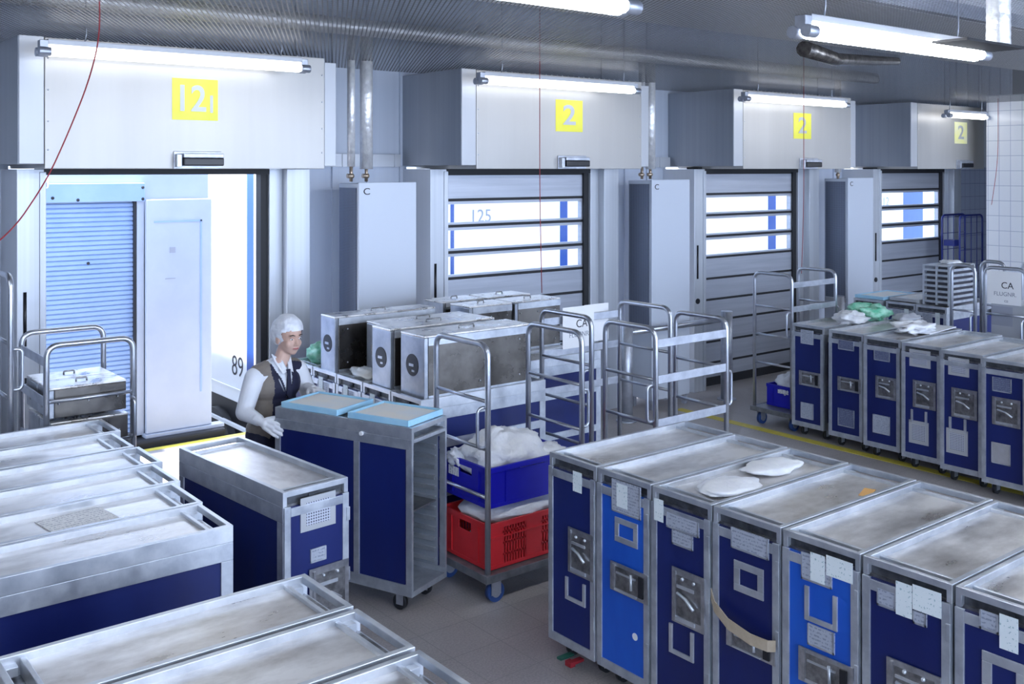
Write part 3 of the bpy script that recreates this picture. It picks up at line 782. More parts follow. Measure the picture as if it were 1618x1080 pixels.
GB = 'carts in the row along the yellow line'
DB = {1: [('plate', 0.07, -0.061, 0.966, 0.842), ('latch', 0.085, -0.135, 0.6, 0.471), ('plate', 0.07, -0.061, 0.317, 0.176)],
2: [('dplate', 0.07, -0.084, 0.934, 0.855), ('latch', 0.072, -0.15, 0.623, 0.505), ('dplate', 0.072, -0.088, 0.351, 0.2)],
3: [('dplate', 0.067, -0.077, 0.902, 0.822), ('latch', 0.049, -0.133, 0.697, 0.516), ('plate', 0.078, -0.077, 0.373, 0.221)],
4: [('grid', 0.096, -0.081, 0.968, 0.833), ('latch', 0.063, -0.128, 0.728, 0.513), ('u2', 0.085, -0.054, 0.49, 0.39), ('grid', 0.101, -0.065, 0.405, 0.224)],
5: [('grid', 0.1, -0.063, 0.967, 0.832), ('latch', 0.071, -0.128, 0.739, 0.518), ('u2', 0.095, -0.043, 0.511, 0.405), ('grid', 0.116, -0.053, 0.423, 0.236)],
6: [('dplate', 0.085, -0.055, 0.886, 0.782), ('latch', 0.084, -0.12, 0.743, 0.541), ('tplate', 0.092, -0.046, 0.409, 0.257)],
7: [('plate', 0.085, -0.055, 0.886, 0.762), ('latch', 0.084, -0.12, 0.743, 0.541)]}
LB = ['navy galley cart standing slightly apart, beside the trolley with the small blue crate',
      'navy galley cart with wide latch, below the green packs',
      'navy galley cart with a white cloth on top and three grey door fittings',
      'navy galley cart with pierced plates and two white screws, nearer the white cloth',
      'navy galley cart with two pierced plates, its upper plate overlapping the header',
      'navy galley cart with a tan lower plate, last full one along the yellow line',
      'navy galley cart at the right photo edge, beyond the tan plate cart']
BX = [7.74, 7.68, 7.63, 7.57, 7.49, 7.41, 7.34]
BY = [5.633, 5.21, 4.84, 4.46, 4.09, 3.725, 3.36]
for k in range(7):
    cart(BX[k], BY[k] - 0.1675, 0, LB[k], DB[k + 1], NAVY, GB)

GL = 'carts in the left rows'
LL = ['galley cart showing its whole navy side, at the near end of the upper left block',
      'galley cart with a small printed sheet on its tray, in the upper left block',
      'galley cart with bare tray, two behind the one showing its navy side',
      'galley cart with bare tray, next to the one carrying a big sheet at its left',
      'galley cart with a large white sheet lying at the left part of its tray',
      'galley cart at the far end of the left block, before the box trolley']
for k, (ya, xe) in enumerate(zip((3.798, 4.143, 4.488, 4.835, 5.193, 5.545), (1.640, 1.655, 1.69, 1.735, 1.72, 1.765))):
    cart(xe - L, ya + 0.1675, 0, LL[k], [('latch', 0.06, -0.12, 0.7, 0.5)], NAVY, GL)
LL2 = ['galley cart with stained tray top, far one of the row at the lower left corner',
       'galley cart in the middle of the lower left row',
       'galley cart cut by the bottom photo edge in the lower left row']
for k in range(3):
    cart(1.637 - L, 3.025 - 0.357 * k, 0, LL2[k], [('latch', 0.06, -0.12, 0.7, 0.5)], NAVY, GL)

# the lone cart between the left block and the pushed cart
t = cart(2.135, 4.055, R(95), 'lone navy galley cart standing between left block and the pushed cart',
     [('grid', 0.085, -0.095, 0.968, 0.82), ('plate', 0.035, -0.045, 0.735, 0.675), ('latch', 0.045, -0.160, 0.65, 0.40)], NAVY)

GE = 'carts under the steel boxes'
LE = ['navy galley cart with side rails, carrying the nearest steel box behind the red crate trolley',
      'navy galley cart under the steel box with the dark round hole',
      'galley cart with crumpled papers on its front, between two steel boxes',
      'galley cart carrying the farther steel box beside the worker',
      'galley cart carrying the green pack, hidden behind the worker']
for k in range(5):
    cart(3.40, 5.302 + 0.346 * k, 0, LE[k], [('plate', 0.08, -0.08, 0.93, 0.85), ('latch', 0.06, -0.13, 0.7, 0.5), ('paper', 0.06, 0.0, 0.96, 0.87)], NAVY, GE, mid=True)
LE2 = ['navy galley cart with a white sheet on top, behind the trolley with the flight sign',
       'galley cart carrying two low steel boxes, before the truck 125 gate',
       'galley cart carrying the rearmost steel boxes, before the truck 125 gate']
for k in range(3):
    cart(4.445, 5.872 + 0.346 * k, 0, LE2[k], [('latch', 0.06, -0.13, 0.7, 0.5)], NAVY, GE, mid=True)

GF = 'carts at the far right'
LF = ['galley cart at the far right holding the blue tray', 'galley cart at the far right holding the cream tray, between two carts',
      'galley cart at the far right holding the slatted rack box']
for k, (x, y) in enumerate(((9.78, 6.16), (9.82, 5.80), (9.80, 5.45))):
    cart(x, y, 0, LF[k], [('plate', 0.09, -0.02, 0.93, 0.82), ('paper', -0.05, -0.10, 0.95, 0.83)], NAVY, GF)

# the pushed cart: open end towards the camera's right, shelf runners inside
def open_cart():
    t = thing('galley_cart', 'open galley cart with shelf runners and pale blue trays, pushed by the worker', 'galley cart', (3.155, 4.675, 0), R(111))
    h = W / 2
    MB().box(0.05, L - 0.02, -h + 0.006, -h + 0.016, 0.16, 0.90).box(0.05, L - 0.02, h - 0.016, h - 0.006, 0.16, 0.90).box(L - 0.03, L - 0.02, -h + 0.016, h - 0.016, 0.13, 0.93).build('side_panel', NAVY, t)
    MB().box(0.05, L - 0.03, -h + 0.0165, -h + 0.020, 0.16, 0.90).box(0.05, L - 0.03, h - 0.020, h - 0.0165, 0.16, 0.90).build('inner_lining', HOODG, t)
    b = MB()
    for s in (-1, 1):
        y0, y1 = (h - 0.016, h) if s > 0 else (-h, -h + 0.016)
        b.box(0, L, y0, y1, 0.89, 0.945); b.box(0, L, y0, y1, 0.10, 0.16)
        for xa in (0.0, 0.36, L - 0.04): b.box(xa, xa + 0.04, y0, y1, 0.16, 0.89)
    b.box(0.0, L, -h + 0.016, h - 0.016, 0.10, 0.13); b.box(0, L, -h + 0.016, h - 0.016, 0.925, 0.945)
    b.build('frame', ALU, t, 0.002)
    put('top_rim', cm('rim', RAIL), t, 0.002); put('top_tray', cm('tray', TOP), t); put('handle_slot', cm('slot', LATCHD), t); put('handle_slot', cm('slot', LATCHD), t, 0, (L - 0.087, 0, 0))
    for k in range(12):
        z = 0.20 + 0.058 * k
        r = MB()
        for s in (-1, 1):
            y0, y1 = (h - 0.036, h - 0.020) if s > 0 else (-h + 0.020, -h + 0.036)
            r.box(0.06, L - 0.04, y0, y1, z, z + 0.006)
            yy = y0 if s > 0 else y1 - 0.003
            r.box(0.06, L - 0.04, yy, yy + 0.003, z - 0.016, z)
        r.build('shelf_runner', RAIL, t)
    MB().box(0.05, 0.9, -h + 0.037, h - 0.037, 0.53, 0.538).build('tray_sheet', DECK, t)
    MB().cyl((0.34, h - 0.001, 0.94), (0.34, h + 0.012, 0.94), 0.012, 10).build('side_button', WHITE, t)
    for xx in (0.10, L - 0.12):
        for yy in (-0.115, 0.115):
            c = put('caster', cm('caster', GALV), t, 0, (xx, yy, 0)); put('wheel', cm('wheel', RUBBER), c)
    return t
open_cart()

# beige strap across the fourth cart
b = MB()
pts = [(3.262, 2.772, 0.655), (3.245, 2.74, 0.618), (3.232, 2.66, 0.578), (3.232, 2.55, 0.556), (3.245, 2.475, 0.552), (3.262, 2.452, 0.555)]
vs, fs = [], []
for p in pts:
    for dz in (-0.022, 0.022):
        for dx in (-0.0025, 0.0025): vs.append((p[0] + dx, p[1], p[2] + dz))
for i in range(len(pts) - 1):
    a = i * 4
    for q in ((0, 2, 6, 4), (1, 5, 7, 3), (0, 4, 5, 1), (2, 3, 7, 6)): fs.append(tuple(a + j for j in q))
b.add(vs, fs); tag(b.build('strap', STRAP), 'beige strap stretched across the door of a navy cart', 'strap')

# ------------------------------------------------------------------ steel boxes
def oven(x, y, z, lx, ly, lz, label, front='hole', group='steel oven boxes', bands=True):
    t = thing('steel_box', label, 'steel box', (x, y, z), 0, group)
    MB().box(0.03, lx, 0, ly, 0, lz - 0.012).build('body', OVEN, t, 0.004)
    MB().box(0.0, lx + 0.002, -0.002, ly + 0.002, lz - 0.012, lz).build('lid', OVENT, t, 0.004)
    if bands: MB().box(0.03, lx, -0.003, 0, 0.0, 0.035).build('edge_band', ALU, t); MB().box(0.03, lx, -0.003, 0, lz - 0.06, lz - 0.012).build('edge_band', ALU, t)
    f = MB().box(0, 0.029, 0.0, ly, 0.0, lz - 0.013).build('front_door', OVENF, t, 0.004)
    if front == 'hole':
        b = MB().cyl((-0.003, ly * 0.5, lz * 0.52), (0.0, ly * 0.5, lz * 0.52), min(0.068, ly * 0.3), 24)
        b.box(-0.006, -0.003, ly * 0.5 - 0.02, ly * 0.5 + 0.03, lz * 0.50, lz * 0.54, 1)
        b.box(-0.006, -0.003, ly * 0.5 - 0.03, ly * 0.5 + 0.0, lz * 0.42, lz * 0.45, 1)
        b.build('round_recess', [BLACK, LATCH], f)
    else:
        MB().box(-0.010, 0, ly * 0.3, ly * 0.7, lz * 0.4, lz * 0.6).box(-0.014, -0.01, ly * 0.38, ly * 0.5, lz * 0.3, lz * 0.7).build('clasp', LATCHD, f, 0.002)
    b = MB()
    for q in (0.12, 0.5, 0.88):
        for zz in (0.08, lz - 0.09): b.ball((lx * q, -0.004, zz), 0.006, 0, 6, 4)
    b.build('rivet', RAIL, t)
    MB().tube(rpath([(lx * 0.42, ly * 0.5, lz), (lx * 0.42, ly * 0.5, lz + 0.018), (lx * 0.56, ly * 0.5, lz + 0.018), (lx * 0.56, ly * 0.5, lz)], 0.012, 3), 0.005, 6).build('lid_handle', LATCHD, t)
    return t
zt_ = 0.987
oven(3.445, 5.165, zt_, 0.84, 0.265, 0.40, 'long steel box with crumpled round recess, nearest the trolley of crates')
oven(3.43, 5.53, zt_, 0.83, 0.22, 0.40, 'long steel box with dark round hole, second from the trolley of crates')
oven(3.60, 5.86, zt_, 0.78, 0.25, 0.37, 'long low steel box set back behind crumpled papers', 'clasp')
oven(3.42, 6.23, zt_, 0.83, 0.20, 0.40, 'long steel box with dark round hole, beside the worker')
oven(4.47, 6.10, zt_, 0.40, 0.25, 0.395, 'short pale steel box, front left of the four before the truck 125 gate', 'clasp')
oven(4.90, 6.10, zt_, 0.46, 0.25, 0.395, 'short dark sided steel box beside the flight sign', 'clasp')
oven(4.47, 6.45, zt_, 0.40, 0.25, 0.395, 'short steel box, rear left of the four before the truck 125 gate', 'clasp')
oven(4.90, 6.45, zt_, 0.44, 0.25, 0.395, 'short steel box, rear right of the four before the truck 125 gate', 'clasp')

# ------------------------------------------------------------------ tubular roll trolleys
TR = 0.0165
def trolley(x, y, lx, ly, label, rz=0.0, h=1.43, near=False, far=False, group='tubular roll trolleys', rungs=(1.12, 0.855, 0.59), handles=True, deckz=0.17):
    """end frames stand at x=0 and x=lx; near side is y=0"""
    t = thing('roll_trolley', label, 'trolley', (x, y, 0), rz, group)
    b = MB().box(-0.02, lx + 0.02, -0.02, ly + 0.02, deckz - 0.012, deckz)
    b.box(-0.03, lx + 0.03, -0.03, -0.005, deckz - 0.04, deckz + 0.004); b.box(-0.03, lx + 0.03, ly + 0.005, ly + 0.03, deckz - 0.04, deckz + 0.004)
    b.box(-0.03, -0.005, -0.005, ly + 0.005, deckz - 0.04, deckz + 0.004); b.box(lx + 0.005, lx + 0.03, -0.005, ly + 0.005, deckz - 0.04, deckz + 0.004)
    b.build('platform', DECK, t, 0.003)
    for xx in (0.0, lx):
        e = MB().tube(rpath([(xx, 0, deckz - 0.02), (xx, 0, h), (xx, ly, h), (xx, ly, deckz - 0.02)], 0.075, 6), TR, 12).build('end_frame', CHROME, t)
        for z in rungs:
            MB().tube([(xx, 0.005, z), (xx, ly - 0.005, z)], 0.0105, 10).build('rung', CHROME, e)
        if handles:
            s = -1 if xx == 0 else 1
            MB().tube(rpath([(xx, 0.012, rungs[0] - 0.03), (xx + s * 0.062, 0.012, rungs[0] - 0.03), (xx + s * 0.062, 0.012, rungs[0] - 0.25), (xx, 0.012, rungs[0] - 0.25)], 0.05, 5), 0.0095, 10).build('handle', CHROME, e)
    for (flag, yy) in ((near, -0.004), (far, ly + 0.004)):
        if flag:
            for z in (h - 0.09,) + tuple(rungs[:2]):
                MB().box(-0.01, lx + 0.01, yy - 0.004, yy + 0.004, z - 0.026, z + 0.026).build('side_bar', GALV, t, 0.002)
    for xx in (0.05, lx - 0.05):
        for yy in (0.03, ly - 0.03):
            c = MB().box(xx - 0.04, xx + 0.04, yy - 0.035, yy + 0.035, deckz - 0.05, deckz - 0.04)
            c.box(xx - 0.02, xx + 0.045, yy - 0.027, yy - 0.021, 0.045, deckz - 0.05); c.box(xx - 0.02, xx + 0.045, yy + 0.021, yy + 0.027, 0.045, deckz - 0.05)
            c = c.build('caster', GALV, t)
            MB().cyl((xx + 0.02, yy - 0.018, 0.055), (xx + 0.02, yy + 0.018, 0.055), 0.055, 22).cyl((xx + 0.02, yy - 0.02, 0.055), (xx + 0.02, yy + 0.02, 0.055), 0.030, 16, 1).build('wheel', [BTREAD, CHROME], c)
    return t
trolley(3.40, 4.47, 0.70, 0.50, 'roll trolley carrying the red and the blue crate')
trolley(4.56, 4.88, 0.75, 0.50, 'empty roll trolley with the flight sign, farther of the two empty ones', far=True)
trolley(4.55, 4.30, 0.66, 0.44, 'empty roll trolley with flat bars along its near side', near=True)
trolley(7.80, 5.68, 0.68, 0.42, 'roll trolley carrying the small blue crate, next to the yellow line', near=True)
trolley(8.97, 4.57, 0.55, 0.22, 'narrow roll trolley standing before the slatted rack box', near=False, h=1.53)
trolley(8.97, 4.12, 0.70, 0.36, 'roll trolley with the flight sign beside the white tiled wall', near=False, far=True, h=1.53)
trolley(1.97, 5.97, 0.55, 0.47, 'roll trolley stacked with steel boxes before the open gate', rz=R(90), handles=True, far=True)
trolley(0.66, 6.02, 0.67, 0.48, 'tall roll trolley cut by the left photo edge', h=1.82, rungs=(1.45, 1.15, 0.85))

GO = 'steel boxes on the left trolley'
def smallbox(x, y, z, lx, ly, lz, label): return oven(x, y, z, lx, ly, lz, label, 'clasp', GO, False)
smallbox(1.53, 6.00, 0.172, 0.42, 0.235, 0.40, 'steel box at the bottom front of the left trolley stack')
smallbox(1.53, 6.25, 0.172, 0.42, 0.235, 0.40, 'steel box at the bottom rear of the left trolley stack')
smallbox(1.53, 6.00, 0.595, 0.42, 0.235, 0.40, 'riveted steel box in the middle front of the left trolley stack')
smallbox(1.53, 6.25, 0.595, 0.42, 0.235, 0.40, 'steel box in the middle rear of the left trolley stack')
smallbox(1.52, 6.00, 1.018, 0.42, 0.235, 0.17, 'flat steel box on top front of the left trolley stack')
smallbox(1.52, 6.25, 1.018, 0.42, 0.235, 0.17, 'flat steel box on top rear of the left trolley stack')

# ------------------------------------------------------------------ crates and bags
def crate(name, x, y, z, lx, ly, lz, m, label, open_pattern=True, cat='crate'):
    t = thing(name, label, cat, (x, y, z))
    MB().box(0.01, lx - 0.01, 0.01, ly - 0.01, 0, 0.008).build('base', m, t)
    b = MB()
    def wall(p, q, inward, pat):
        # wall from p to q (xy), slatted where pat
        p, q = Vector((*p, 0)), Vector((*q, 0)); d = (q - p); n_ = d.length; d = d / n_
        th = 0.006
        def seg(a, c, z0, z1, t0=0.0, t1=th):
            p0 = p + d * a + inward * t0; p1 = p + d * c + inward * t1
            b.box(p0.x, p1.x, p0.y, p1.y, z0, z1)
        seg(0, n_, lz - 0.03, lz, -0.008); seg(0, n_, 0, 0.02, -0.003)
        if not pat:
            seg(0, n_, 0.02, lz * 0.66); seg(0, n_ * 0.36, lz * 0.66, lz - 0.03); seg(n_ * 0.64, n_, lz * 0.66, lz - 0.03)
            for q_ in (0.2, 0.8): seg(n_ * q_ - 0.006, n_ * q_ + 0.006, 0.02, lz - 0.03, -0.006)
        else:
            zones = [(0, 0.16, 0), (0.16, 0.42, 1), (0.42, 0.60, 0), (0.60, 0.86, 1), (0.86, 1, 0)]
            for (a, c, sl) in zones:
                if not sl: seg(n_ * a, n_ * c, 0.02, lz - 0.03)
                else:
                    k = n_ * a
                    while k < n_ * c:
                        seg(k, k + 0.010, 0.02, lz - 0.03); k += 0.020
                    for zz in (0.27, 0.52, 0.76): seg(n_ * a, n_ * c, lz * zz - 0.006, lz * zz + 0.006)
            seg(0, n_, lz * 0.66, lz * 0.66 + 0.008, -0.006)
    wall((0, 0), (lx, 0), Vector((0, 1, 0)), open_pattern); wall((0, ly), (lx, ly), Vector((0, -1, 0)), open_pattern)
    wall((0, 0.006), (0, ly - 0.006), Vector((1, 0, 0)), False); wall((lx, 0.006), (lx, ly - 0.006), Vector((-1, 0, 0)), False)
    b.build('walls', m, t)
    return t
crate('plastic_crate', 3.425, 4.50, 0.176, 0.64, 0.44, 0.255, REDC, 'red perforated plastic crate on the trolley platform')
t = crate('plastic_crate', 3.43, 4.505, 0.515, 0.63, 0.43, 0.225, BLUC, 'solid blue plastic crate stacked above the red crate', False)
MB().box(0.0, 0.63, -0.001, 0.001, 0.02, 0.19).build('front_panel', BLUC, t)
MB().box(-0.0095, -0.0085, 0.27, 0.37, 0.12, 0.17).build('crate_sticker', SHEET, t)
t = crate('plastic_crate', 7.92, 5.72, 0.176, 0.42, 0.33, 0.20, BLUC, 'small blue plastic crate on the trolley next to the yellow line', False)
MB().box(0.0, 0.42, -0.001, 0.001, 0.02, 0.17).build('front_panel', BLUC, t)
MB().box(-0.0095, -0.0085, 0.08, 0.20, 0.13, 0.165).build('crate_sticker', SHEET, t)
tag(MB().ball((3.745, 4.72, 0.44), (0.315, 0.215, 0.085), 0, 36, 20, 3, 0.10, 3).build('plastic_bag', SACK), 'flattened clear white bag filling the red crate', 'bag', 'white bags')
b = MB().ball((3.70, 4.70, 0.735), (0.27, 0.19, 0.15), 0, 40, 24, 5, 0.24, 1.8)
b.ball((3.98, 4.64, 0.725), (0.09, 0.10, 0.04), 0, 20, 12, 8, 0.4, 2.5)
b.ball((3.46, 4.84, 0.73), (0.06, 0.07, 0.05), 0, 20, 12, 9, 0.4, 2.5)
tag(b.build('plastic_bag', SACK), 'crumpled white bag heaped in the blue crate above the red crate', 'bag', 'white bags')
tag(MB().ball((8.12, 5.88, 0.37), (0.19, 0.14, 0.12), 0, 30, 18, 6, 0.3, 2.4).build('plastic_bag', SACK), 'crumpled white bag in the small blue crate by the yellow line', 'bag', 'white bags')
tag(MB().tube([(4.0, 4.49, 0.73), (4.01, 4.475, 0.66), (3.995, 4.478, 0.60)], 0.006, 6).build('string', SACK), 'white string hanging over the rim of the blue crate', 'string')

# ------------------------------------------------------------------ trays, papers and cloths on the carts
def tray(x, y, z, rz, lx, ly, label, group='trays', m=None, fill=True):
    t = thing('serving_tray', label, 'tray', (x, y, z), rz, group)
    b = MB().box(-lx / 2 + 0.012, lx / 2 - 0.012, -ly / 2 + 0.012, ly / 2 - 0.012, 0, 0.005)
    for (x0, x1, y0, y1) in ((-lx / 2, lx / 2, -ly / 2, -ly / 2 + 0.012), (-lx / 2, lx / 2, ly / 2 - 0.012, ly / 2), (-lx / 2, -lx / 2 + 0.012, -ly / 2 + 0.012, ly / 2 - 0.012), (lx / 2 - 0.012, lx / 2, -ly / 2 + 0.012, ly / 2 - 0.012)):
        b.box(x0, x1, y0, y1, 0.0, 0.034)
    b.build('shell', m or TRAYB, t, 0.003)
    if fill: MB().box(-lx / 2 + 0.02, lx / 2 - 0.02, -ly / 2 + 0.02, ly / 2 - 0.02, 0.006, 0.027).build('liner', LINER, t, 0.006)
    return t
ca, sa = math.cos(R(111)), math.sin(R(111))
for (u, lab) in ((0.235, 'pale blue tray with cream liner at the open end of the pushed cart'), (0.73, 'pale blue tray with cream liner at the end of the pushed cart nearest the worker')):
    tray(3.155 + u * ca, 4.675 + u * sa, 1.012, R(111), 0.42, 0.33, lab, 'trays on the pushed cart')
tray(10.12, 6.16, 1.012, 0, 0.62, 0.34, 'pale blue tray on the far right cart', 'trays on the far right carts')
tray(10.22, 5.80, 1.012, 0, 0.66, 0.34, 'cream filled tray on the far right cart, beside the slatted rack box', 'trays on the far right carts', HOODS)

def sheet(x, y, z, lx, ly, rz, label, m=SHEET, name='paper_sheet', th=0.002, cat='paper', group=None):
    o = MB().box(-lx / 2, lx / 2, -ly / 2, ly / 2, 0, th).build(name, m)
    o.location = (x, y, z); o.rotation_euler = (0, 0, rz)
    return tag(o, label, cat, group)
sheet(1.20, 4.31, 0.987, 0.26, 0.20, R(8), 'small printed sheet lying on a cart tray in the left block')
sheet(0.90, 5.36, 0.987, 0.42, 0.25, R(-4), 'large white sheet lying on a cart tray near the left photo edge')
sheet(4.85, 5.87, 0.987, 0.55, 0.24, R(3), 'white sheet lying on the cart behind the flight sign')
sheet(4.00, 2.52, 0.987, 0.12, 0.05, R(20), 'small orange sticker on a cart tray in the white tag row', mat('orange_sticker', (0.75, 0.42, 0.14), 0.6), 'sticker', 0.001, 'sticker')
def cloth(x, y, z, rx, ry, rzz, seed, label, name='napkin_pack', m=SACK, cat='napkins', amp=0.25):
    return tag(MB().ball((x, y, z + rzz * 0.8), (rx, ry, rzz), 0, 30, 16, seed, amp, 2.0).build(name, m), label, cat)
cloth(3.56, 2.92, 0.984, 0.16, 0.115, 0.022, 11, 'white plastic pack on the cart tray, nearer its door', 'plastic_pack', cat='pack', amp=0.2)
cloth(3.96, 2.99, 0.984, 0.17, 0.10, 0.022, 12, 'white plastic pack on the cart tray, farther from its door', 'plastic_pack', cat='pack', amp=0.2)
cloth(8.18, 4.70, 1.005, 0.22, 0.13, 0.05, 13, 'white crumpled cloth lying on a cart beside the green packs', 'cloth', cat='cloth', amp=0.5)
sheet(8.35, 4.67, 1.011, 0.55, 0.26, R(6), 'flat white cloth under the crumpled cloth by the green packs', SACK, 'cloth', 0.008, 'cloth')
GP = 'packs on the row along the yellow line'
cloth(8.55, 5.36, 1.005, 0.24, 0.15, 0.075, 21, 'pale green clear pack lying on the carts beyond the yellow line', 'green_pack', GREEN, 'pack', 0.5)
cloth(8.20, 5.33, 1.005, 0.17, 0.13, 0.055, 22, 'grey white clear pack lying before the green pack', 'clear_pack', SACK, 'pack', 0.4)
cloth(8.72, 5.08, 0.992, 0.16, 0.10, 0.045, 23, 'grey clear pack lying beside the green pack', 'clear_pack', mat('grey_film', (0.50, 0.52, 0.58), 0.35), 'pack', 0.4)
cloth(3.58, 6.69, 0.987, 0.11, 0.13, 0.085, 24, 'green pack on the cart beside the worker head', 'green_pack', GREEN, 'pack', 0.3)
cloth(3.52, 6.00, 1.0, 0.07, 0.13, 0.035, 25, 'crumpled papers on the cart front between the steel boxes', 'crumpled_paper', LINER, 'paper', 0.5)
cloth(3.50, 5.66, 0.985, 0.03, 0.10, 0.02, 26, 'crumpled foil beneath the steel box with the dark hole', 'crumpled_foil', FOIL, 'foil', 0.5)

# slatted rack box
t = thing('rack_box', 'slatted silver rack box standing on the far right cart', 'rack', (9.90, 5.31, 1.012))
b = MB()
for xx in (0, 0.50):
    for yy in (0, 0.27):
        b.box(xx, xx + 0.02, yy, yy + 0.02, 0, 0.40)
b.box(0, 0.02, 0.13, 0.15, 0, 0.40); b.box(0, 0.52, 0, 0.29, 0.395, 0.405)
b.build('frame', RAIL, t)
for k in range(7):
    z = 0.02 + k * 0.054
    MB().box(0.004, 0.016, 0.02, 0.27, z, z + 0.024).box(0.02, 0.50, 0.002, 0.012, z, z + 0.026).box(0.02, 0.50, 0.02, 0.27, z, z + 0.004).build('slat_tray', ALU, t)
MB().box(0.03, 0.5, 0.03, 0.26, 0.0, 0.36).build('dark_contents', mat('dark_contents', (0.07, 0.07, 0.09), 0.6), t)
cloth(10.2, 5.45, 1.418, 0.14, 0.09, 0.02, 27, 'white cloth on top of the slatted rack box', 'cloth', SACK, 'cloth', 0.4)
# cartons and the signs
for (x, y, lab, gx) in ((10.1, 4.70, 'grey white carton on the trolley by the tiled wall', 0),):
    t = thing('carton', lab, 'carton', (9.03, 4.145, 0.176))
    MB().box(0, 0.45, 0, 0.31, 0, 1.03).build('body', HOODS, t, 0.004)
    MB().box(-0.002, 0, 0.12, 0.305, 0.84, 1.01).build('grey_face', BCARD, t)
def sign(x, y, z, rot, label, wdt=0.30, hgt=0.29):
    t = thing('paper_sign', label, 'sign', (x, y, z)); t.rotation_euler = rot
    MB().box(-wdt / 2, wdt / 2, -hgt / 2, hgt / 2, -0.001, 0.0).build('sheet', WHITE, t)
    text('lettering', 'CA', 0.08, (0.03, 0.02, 0.0008), (0, 0, 0), INK, t, 0.0005)
    text('lettering', 'FLUGNR.', 0.05, (0.01, -0.055, 0.0008), (0, 0, 0), GREYINK, t, 0.0005)
    text('lettering', 'ca', 0.04, (0.02, -0.112, 0.0008), (0, 0, 0), GREYINK, t, 0.0005)
    return t
sign(4.88, 5.355, 1.285, FACE_Y, 'white CA flight number sheet on the trolley before the truck 125 gate')
tag(MB().box(5.0, 5.24, 5.425, 5.427, 1.15, 1.42).build('paper_sheet', WHITE), 'second white sheet hanging behind the flight number sheet', 'paper')
sign(8.945, 4.30, 1.36, FACE_X, 'white CA flight number sheet on the trolley beside the tiled wall', 0.30, 0.29)

# blue wire trolley at the tiled strip
t = thing('wire_trolley', 'tall blue wire trolley standing before the shaded tiled strip', 'trolley', (13.32, 7.0, 0))
for yy in (0.0, 0.25):
    e = MB().tube(rpath([(0, yy, 0.10), (0, yy, 1.77), (0.62, yy, 1.77), (0.62, yy, 0.10)], 0.08, 5), 0.014, 8).build('end_frame', NAVYW, t)
    b = MB()
    for k in range(1, 4): b.cyl((0.62 * k / 4, yy, 0.15), (0.62 * k / 4, yy, 1.77), 0.006, 6)
    for k in range(8): b.cyl((0, yy, 0.2 + 0.22 * k), (0.62, yy, 0.2 + 0.22 * k), 0.005, 6)
    b.build('wire_grid', NAVYW, e)
MB().box(0, 0.62, 0, 0.25, 0.10, 0.13).box(-0.05, 0.10, 0.05, 0.2, 1.36, 1.44).build('shelf', NAVYW, t)
for xx in (0.05, 0.57):
    for yy in (0.03, 0.22):
        MB().cyl((xx, yy - 0.015, 0.05), (xx, yy + 0.015, 0.05), 0.05, 16).box(xx - 0.02, xx + 0.02, yy - 0.02, yy + 0.02, 0.08, 0.10).build('caster', RUBBER, t)

# ------------------------------------------------------------------ the worker
SKIN = mat('skin', (0.62, 0.40, 0.32), 0.5, 0, (0.66, 0.44, 0.36), 9)
SHIRT = mat('white_shirt', (0.78, 0.81, 0.88), 0.7, 0, (0.84, 0.86, 0.92), 8, bump=0.3, bscale=14)
VESTN = mat('navy_vest_front', (0.012, 0.014, 0.045), 0.7)
VESTT = mat('taupe_vest_side', (0.20, 0.17, 0.15), 0.75, 0, (0.25, 0.22, 0.19), 12)
TROU = mat('dark_trousers', (0.012, 0.014, 0.04), 0.75)
GLOVE = mat('white_glove', (0.80, 0.82, 0.88), 0.7, 0, (0.86, 0.88, 0.92), 20)
NETM = mat('white_hairnet', (0.70, 0.73, 0.80), 0.7, 0, (0.82, 0.84, 0.90), 16, bump=0.5, bscale=40)
HAIRM = mat('dark_hair', (0.05, 0.035, 0.03), 0.5)
LIPM = mat('lips', (0.45, 0.14, 0.14), 0.45)
def blend(name, parts, voxel, mats, parent, smooth=6, pick=None, edit=None):
    """grow one continuous surface out of tapered limbs and rounded masses"""
    b = MB()
    for p in parts:
        if p[0] == 'e': b.ball(p[1], p[2], 0, 20, 14)
        else:
            pts, rs = p[1], p[2]
            for a in range(len(pts) - 1):
                v0, v1 = Vector(pts[a]), Vector(pts[a + 1])
                b.tube([v0, v1], [rs[a], rs[a + 1]], 16)
            for q, r in zip(pts, rs): b.ball(q, r, 0, 16, 10)
    me = b.mesh(name, mats)
    o = put(name, me)
    m = o.modifiers.new('r', 'REMESH'); m.mode = 'VOXEL'; m.voxel_size = voxel
    sm = o.modifiers.new('s', 'SMOOTH'); sm.factor = 0.5; sm.iterations = smooth
    C.view_layer.update()
    out = bpy.data.meshes.new_from_object(o.evaluated_get(C.evaluated_depsgraph_get()))
    bpy.data.objects.remove(o); bpy.data.meshes.remove(me)
    if edit:
        bm = bmesh.new(); bm.from_mesh(out); edit(bm); bm.to_mesh(out); bm.free()
    out.materials.clear()
    for mm in mats: out.materials.append(mm)
    for p in out.polygons:
        p.use_smooth = True
        p.material_index = pick(p.center) if pick else 0
    return put(name, out, parent)

P = thing('person', 'person in hairnet, navy and taupe vest, white shirt and gloves pushing the open cart', 'person', (2.80, 5.87, 0), R(14.5))
